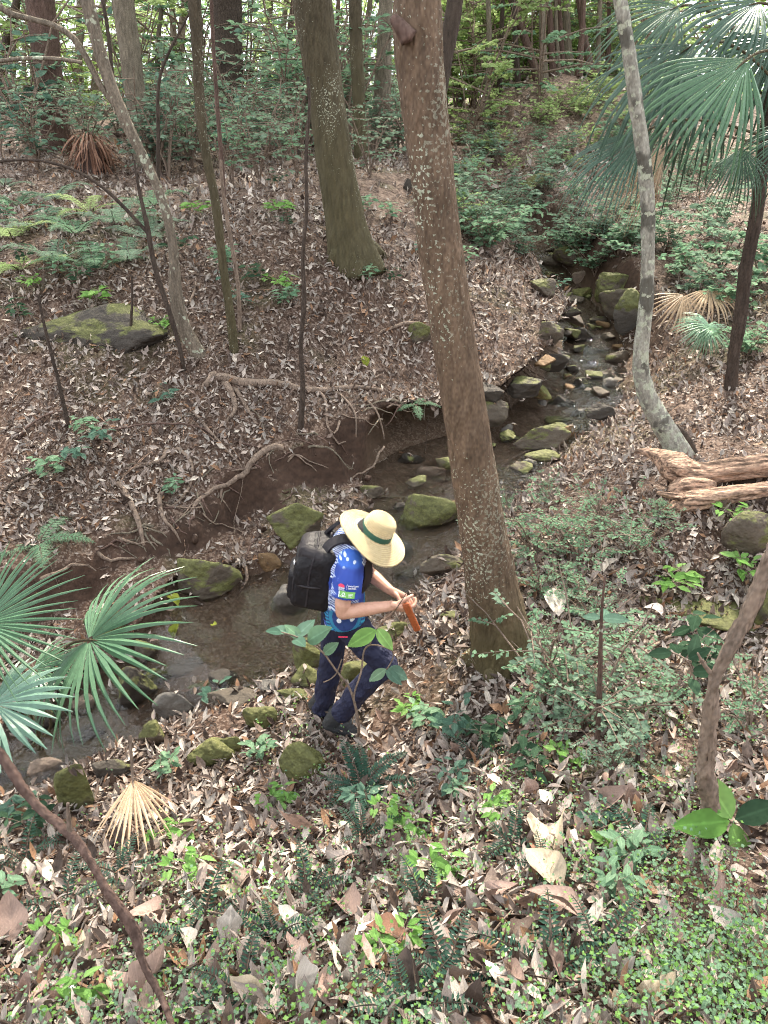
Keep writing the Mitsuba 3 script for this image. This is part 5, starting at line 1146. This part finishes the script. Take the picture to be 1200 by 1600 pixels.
emblem('sleeve_lettering', on_sleeve(trimesh.util.concatenate([meshkit.text_mesh('Local Land', .0085, .0015, True).apply_translation([0, .012, .001]), meshkit.text_mesh('Services', .0085, .0015, True).apply_translation([0, -.001, .001]), plate(.0012, .032).apply_translation([-.006, .009, .001])]), .006, .118), 'white_print')
emblem('sleeve_patch', on_sleeve(plate(.092, .038), .006, .153), 'green_print', 'green rectangular patch on the near sleeve')
ringp = [trimesh.creation.annulus(.0062, .0095, .0015, sections=24).apply_translation([-.018, .002, .0022]), plate(.030, .003).apply_translation([-.018, -.010, .0022]), plate(.006, .034).apply_translation([-.042, 0, .0018]),
         plate(.022, .003).apply_translation([.020, .006, .0022]), plate(.026, .003).apply_translation([.022, -.001, .0022]), plate(.018, .003).apply_translation([.018, -.008, .0022])]
emblem('patch_print', on_sleeve(trimesh.util.concatenate(ringp), .006, .153), 'white_print')

# trousers and boots
tr = [m3.Manifold.batch_hull([ball(hipR, .112), ball(hipL, .112), ball(pel + [0, 0, .06], .12)])] + chain([(hipR, .108), (hipR * .5 + kneR * .5, .095), (kneR, .076), (kneR * .5 + ankR * .5 + [-.012, 0, 0], .073), (ankR + unit(kneR - ankR) * .10, .066), (ankR + unit(kneR - ankR) * .045, .068)]) + \
    chain([(hipL, .105), (hipL * .5 + kneL * .5, .090), (kneL, .076), (kneL * .4 + ankL * .6, .072), (ankL, .066), (ankL + unit(ankL - kneL) * .01, .068)])
trm = m3.Manifold.batch_boolean(tr, m3.OpType.Add)
t_ = skin_of(trm, .012, 10, (.011, 14, 3)); part(per, 'trousers', mikit.ply(t_, 'trouser_material', smooth=True))
tag_ = trimesh.creation.box([.055, .004, .010]).apply_translation([-.235, 3.555, 2.30]); part(per, 'belt_tab', mikit.ply(tag_, 'red_print'), 'small red tab showing under the shirt hem')
def boot(ank, toe_dir, pitch, drop):
    d = unit(toe_dir); u = unit(A_([0, 0, 1]) - d * d[2]); s = np.cross(u, d); hl = ank - d * .055 - u * drop; tip = hl + d * .255
    up = m3.Manifold.batch_hull([ball(ank + u * .07 - d * .005, .052), ball(hl + u * .045, .044), ball(hl + d * .03 + u * .04, .046)]) + m3.Manifold.batch_hull([ball(hl + d * .03 + u * .04, .046), ball(ank + d * .05 - u * .015, .046), ball(hl + d * .15 + u * .034 + s * .012, .042), ball(hl + d * .15 + u * .034 - s * .014, .042), ball(tip - d * .03 + u * .026, .036)])
    so = m3.Manifold.batch_hull([ball(hl + u * .004 + s * .022, .016), ball(hl + u * .004 - s * .022, .016), ball(hl + d * .16 + u * .004 + s * .036, .016), ball(hl + d * .16 + u * .004 - s * .036, .016), ball(tip - d * .01 + u * .006, .022)])
    b = part(per, 'boot', mikit.ply(skin_of(up, .010, 6, (.004, 30, 2)), 'boot_material', smooth=True)); part(b, 'sole', mikit.ply(skin_of(so, .012, 3), 'sole_material', smooth=True))
    lc = [tube([ank + d * (.045 + .022 * i) - u * (.0 + .012 * i) + s * .034 * q_ + u * .045 for q_ in (-1, 0, 1)], .003, 5)[:2] for i in range(4)]
    v, f, _ = join([(a, b_, np.zeros((len(a), 2))) for a, b_ in lc]); part(b, 'laces', mikit.ply((v, f), 'cord_material'))
boot(ankR + [0, 0, -.03], [.95, -.10, -.16], 0, .09); boot(gnd(ankL, .10), [.90, -.30, -.05], 0, .06)

# hat
def lathe(prof, uvs, n=72, wave=None):
    th = np.arange(n) * 2 * np.pi / n; prof = np.asarray(prof, float); V = []
    for (r, z) in prof:
        zz = z + (wave(r, th) if wave else 0); V.append(np.c_[r * np.cos(th), r * np.sin(th), zz + 0 * th])
    V = np.vstack(V); m = len(prof); f = []
    for i in range(m - 1):
        j = np.arange(n); a, b, c, d = i * n + j, i * n + (j + 1) % n, (i + 1) * n + (j + 1) % n, (i + 1) * n + j
        f.append(np.c_[a, b, c]); f.append(np.c_[a, c, d])
    return V, np.vstack(f), np.c_[np.tile(th / 6.283, m), np.repeat(uvs, n)]
HC = hed + HAX * .036
HB = np.stack([unit(np.cross([0, 1, 0], HAX)), np.cross(HAX, unit(np.cross([0, 1, 0], HAX))), HAX], 1)
def hatw(v): return v @ HB.T + HC
wav = lambda r, th: np.clip((r - .09) / .12, 0, 1) ** 1.5 * (.010 * np.sin(2 * th + .6) + .006 * np.sin(3 * th + 2)) - np.clip((r - .09) / .12, 0, 1) ** 2 * .012 * np.cos(th)
pr = [(.004, .128), (.03, .126), (.055, .119), (.074, .106), (.085, .086), (.089, .056), (.092, .03), (.095, .012), (.104, .004), (.125, -.003), (.15, -.009), (.175, -.016), (.20, -.024), (.212, -.028), (.213, -.032), (.20, -.029), (.15, -.014), (.10, -.001), (.088, .012), (.083, .056), (.06, .108), (.004, .120)]
pl_ = np.concatenate([[0], np.cumsum(np.hypot(*np.diff(np.array(pr), axis=0).T))])
pf = np.linspace(0, pl_[-1], 90); prf = np.c_[PchipInterpolator(pl_, np.array(pr)[:, 0])(pf), PchipInterpolator(pl_, np.array(pr)[:, 1])(pf)]
v, f, u = lathe(prf, pf / .0115, 80, wav); HAT = part(per, 'hat', ply(hatw(v), f, 'straw_material', u), 'wide brimmed straw hat with a dark green band')
v, f, u = lathe([(.0915, .040), (.0945, .038), (.0965, .022), (.0985, .010), (.0960, .008)], np.arange(5), 64, wav); part(HAT, 'band', ply(hatw(v), f, 'band_material', u))

# backpack
bp = thing('backpack', 'large black backpack worn on the back of the person in the straw hat', 'backpack')
pc = A_([-.420, 3.765, 2.635]); pu = unit([.16, 0, 1]); pd = unit([-1, 0, .16])      # up, away from the back
def bx(u0, u1, d0, d1, w0, w1, r):
    return [ball(pc + pu * a + pd * b + [0, c, 0], r) for a in (u0, u1) for b, ww in ((d0, w0), (d1, w1)) for c in (-ww, ww)]
m = m3.Manifold.batch_hull(bx(-.155, .06, -.10, .045, .120, .095, .05) + bx(.09, .145, -.10, -.01, .115, .07, .05))
BPK = part(bp, 'main_bag', mikit.ply(skin_of(m, .012, 8, (.008, 9, 4)), 'pack_material', smooth=True))
m = m3.Manifold.batch_hull(bx(-.145, -.02, .05, .085, .09, .07, .035)); part(bp, 'front_pocket', mikit.ply(skin_of(m, .012, 8, (.005, 11, 5)), 'pack_material', smooth=True))
m = m3.Manifold.batch_hull(bx(.10, .14, -.06, .025, .10, .06, .055)); part(bp, 'top_lid', mikit.ply(skin_of(m, .012, 8, (.005, 14, 6)), 'pack_trim_material', smooth=True), 'dark grey top lid catching the light')
v, f, u = tube([pc + pu * .20 - pd * .09 + [0, -.03, 0], pc + pu * .245 - pd * .09, pc + pu * .20 - pd * .09 + [0, .03, 0]], .008, 8, 3, .012); part(bp, 'handle', mikit.ply((v, f), 'pack_trim_material', smooth=True))
lg_ = trimesh.creation.icosphere(2, 1.0).apply_scale([.004, .018, .013]).apply_translation(pc + pu * .085 + pd * .095 + [0, -.10, 0]); part(bp, 'badge', mikit.ply(lg_, 'white_print', smooth=True), 'small pale badge on the upper back')

def on_bag(u_, c_, d_): return pc + pu * u_ + pd * d_ + A_([0, c_, 0])
for nm, lp, r_ in [('zip', [(-.17, -.150, .0), (-.05, -.153, .0), (.07, -.150, .0), (.14, -.138, -.01), (.19, -.09, -.02), (.197, 0, -.02), (.19, .09, -.02), (.14, .138, -.01), (.07, .150, .0), (-.05, .153, .0), (-.17, .150, .0)], .007),
                   ('zip', [(-.10, -.118, .085), (.00, -.105, .088), (.035, -.06, .090), (.042, 0, .092), (.035, .06, .09), (.0, .105, .088), (-.10, .118, .085)], .006), ('side_strap', [(-.02, -.155, -.09), (-.03, -.158, -.03), (-.035, -.150, .03), (-.04, -.13, .07)], .008)]:
    v, f, u = tube([on_bag(*q) for q in lp], r_, 6, 3, .012); part(bp, nm, mikit.ply((v, f), 'pack_trim_material', smooth=True))

def strap(pts, w, t, key, name, mat='pack_trim_material', surf=None):
    P = np.asarray(pts, float); L = np.concatenate([[0], np.cumsum(np.linalg.norm(np.diff(P, axis=0), axis=1))]); P = CubicSpline(L, P)(np.linspace(0, L[-1], 26))
    tn = unit(np.gradient(P, axis=0)); c0 = A_(surf); o = unit(P - c0); o = unit(o - tn * (o * tn).sum(1, keepdims=True)); s = np.cross(tn, o)
    V = np.vstack([P + s * w / 2 - o * t, P + s * w / 2 + o * t, P - s * w / 2 + o * t, P - s * w / 2 - o * t]); n = 26; f = []
    for i in range(n - 1):
        for q in range(4):
            a, b = q * n, ((q + 1) % 4) * n; f += [[a + i, b + i, b + i + 1], [a + i, b + i + 1, a + i + 1]]
    f += [[0, n, 2 * n], [0, 2 * n, 3 * n], [n - 1, 3 * n - 1, 2 * n - 1], [n - 1, 4 * n - 1, 3 * n - 1]]
    part(key, name, mikit.ply((V, np.array(f)), mat, smooth=30))
for s in (-1, 1):
    yy = 3.765 + s * .10
    strap([[-.33, yy, 2.80], [-.265, yy, 2.872], [-.19, yy + s * .01, 2.888], [-.125, yy + s * .015, 2.835], [-.092, yy + s * .022, 2.74], [-.10, yy + s * .045, 2.63], [-.19, yy + s * .055, 2.53], [-.34, yy + s * .03, 2.47]], .058, .008, bp, 'strap', surf=[-.22, 3.765, 2.68])
# what the hands hold
case = thing('leather_case', 'narrow orange brown leather case held in the hands of the person', 'case')
ca, cb_ = at(634, 944, 3.475), at(652, 984, 3.46); cz = unit(cb_ - ca); cx_ = unit(np.cross(cz, [0, 1, .3])); cy_ = np.cross(cz, cx_); L_ = np.linalg.norm(cb_ - ca)
m = m3.Manifold.batch_hull([ball(ca + cz * a + cx_ * b + cy_ * c, .006) for a in (0, L_) for b in (-.013, .013) for c in (-.004, .004)])
cs_ = part(case, 'sleeve', mikit.ply(skin_of(m, .008, 2), 'case_material', smooth=40))
m = m3.Manifold.batch_hull([ball(ca + cz * a + cx_ * b + cy_ * c, .005) for a in (.01, .05) for b in (-.015, .015) for c in (-.006, .006)]); part(case, 'flap', mikit.ply(skin_of(m, .008, 2), 'case_material', smooth=40))
v, f, u = tube([ca, at(636, 926, 3.50), at(628, 938, 3.44), at(612, 965, 3.43), at(618, 960, 3.43)], .0028, 6, 3, .01); part(case, 'cord', mikit.ply((v, f), 'cord_material', smooth=True))

# scattered little plants of the slopes
rng = np.random.default_rng(55)
for j in range(54):
    px, py = (rng.uniform(0, 460), rng.uniform(270, 520)) if j < 24 else (rng.uniform(560, 860), rng.uniform(300, 480)) if j < 34 else (rng.uniform(560, 1200), rng.uniform(1100, 1420))
    near = py > 1000
    if abs(px - 1140) < 130 and abs(py - 1300) < 140: continue
    p = foot(px, py)
    if float(EI([p[:2]])[0]) < .1: continue
    put_shrub(P_SEED[rng.integers(0, 4)], 'seedling', 'small green seedling scattered in the foreground litter' if near else 'small green seedling scattered on the litter of the far bank', 'small seedlings scattered in the foreground' if near else 'small seedlings scattered on the far bank', p - [0, 0, .02], rng.uniform(0, 6.3), rng.uniform(.5, .9) if near else rng.uniform(.9, 1.7), 'seedling')

# clods that broke off the eroded bank
rng = np.random.default_rng(66); bits = []
ico = trimesh.creation.icosphere(subdivisions=1)
for j in range(900):
    i = rng.integers(0, len(KP)); 
    if not (-4.2 < KP[i, 0] < 1.0): continue
    x, y = KP[i] + np.array([KD[i, 1], -KD[i, 0]]) * rng.uniform(-.05, .5) + rng.normal(size=2) * .04; r = .012 + .05 * rng.uniform() ** 3
    v = np.array(ico.vertices) * r * rng.uniform(.6, 1.2, 3); v = v * (1 + .5 * (meshkit.noise(v / r * 1.3 + j, 3) - .5))[:, None]
    bits.append((v + [x, y, ground_z(x, y) + .3 * r], np.array(ico.faces), np.c_[np.ones(len(v)), np.zeros(len(v))]))
k = thing('soil_clods', 'crumbled clods of reddish soil along the foot of the eroded bank', 'soil', kind='stuff')
v, f, u = join(bits); scene[k] = ply(v, f, 'soil_material', u)
TRIS = sum(len(meshkit.WRITTEN[d['filename']][1]) for d in scene.values() if isinstance(d, dict) and d.get('type') == 'ply')
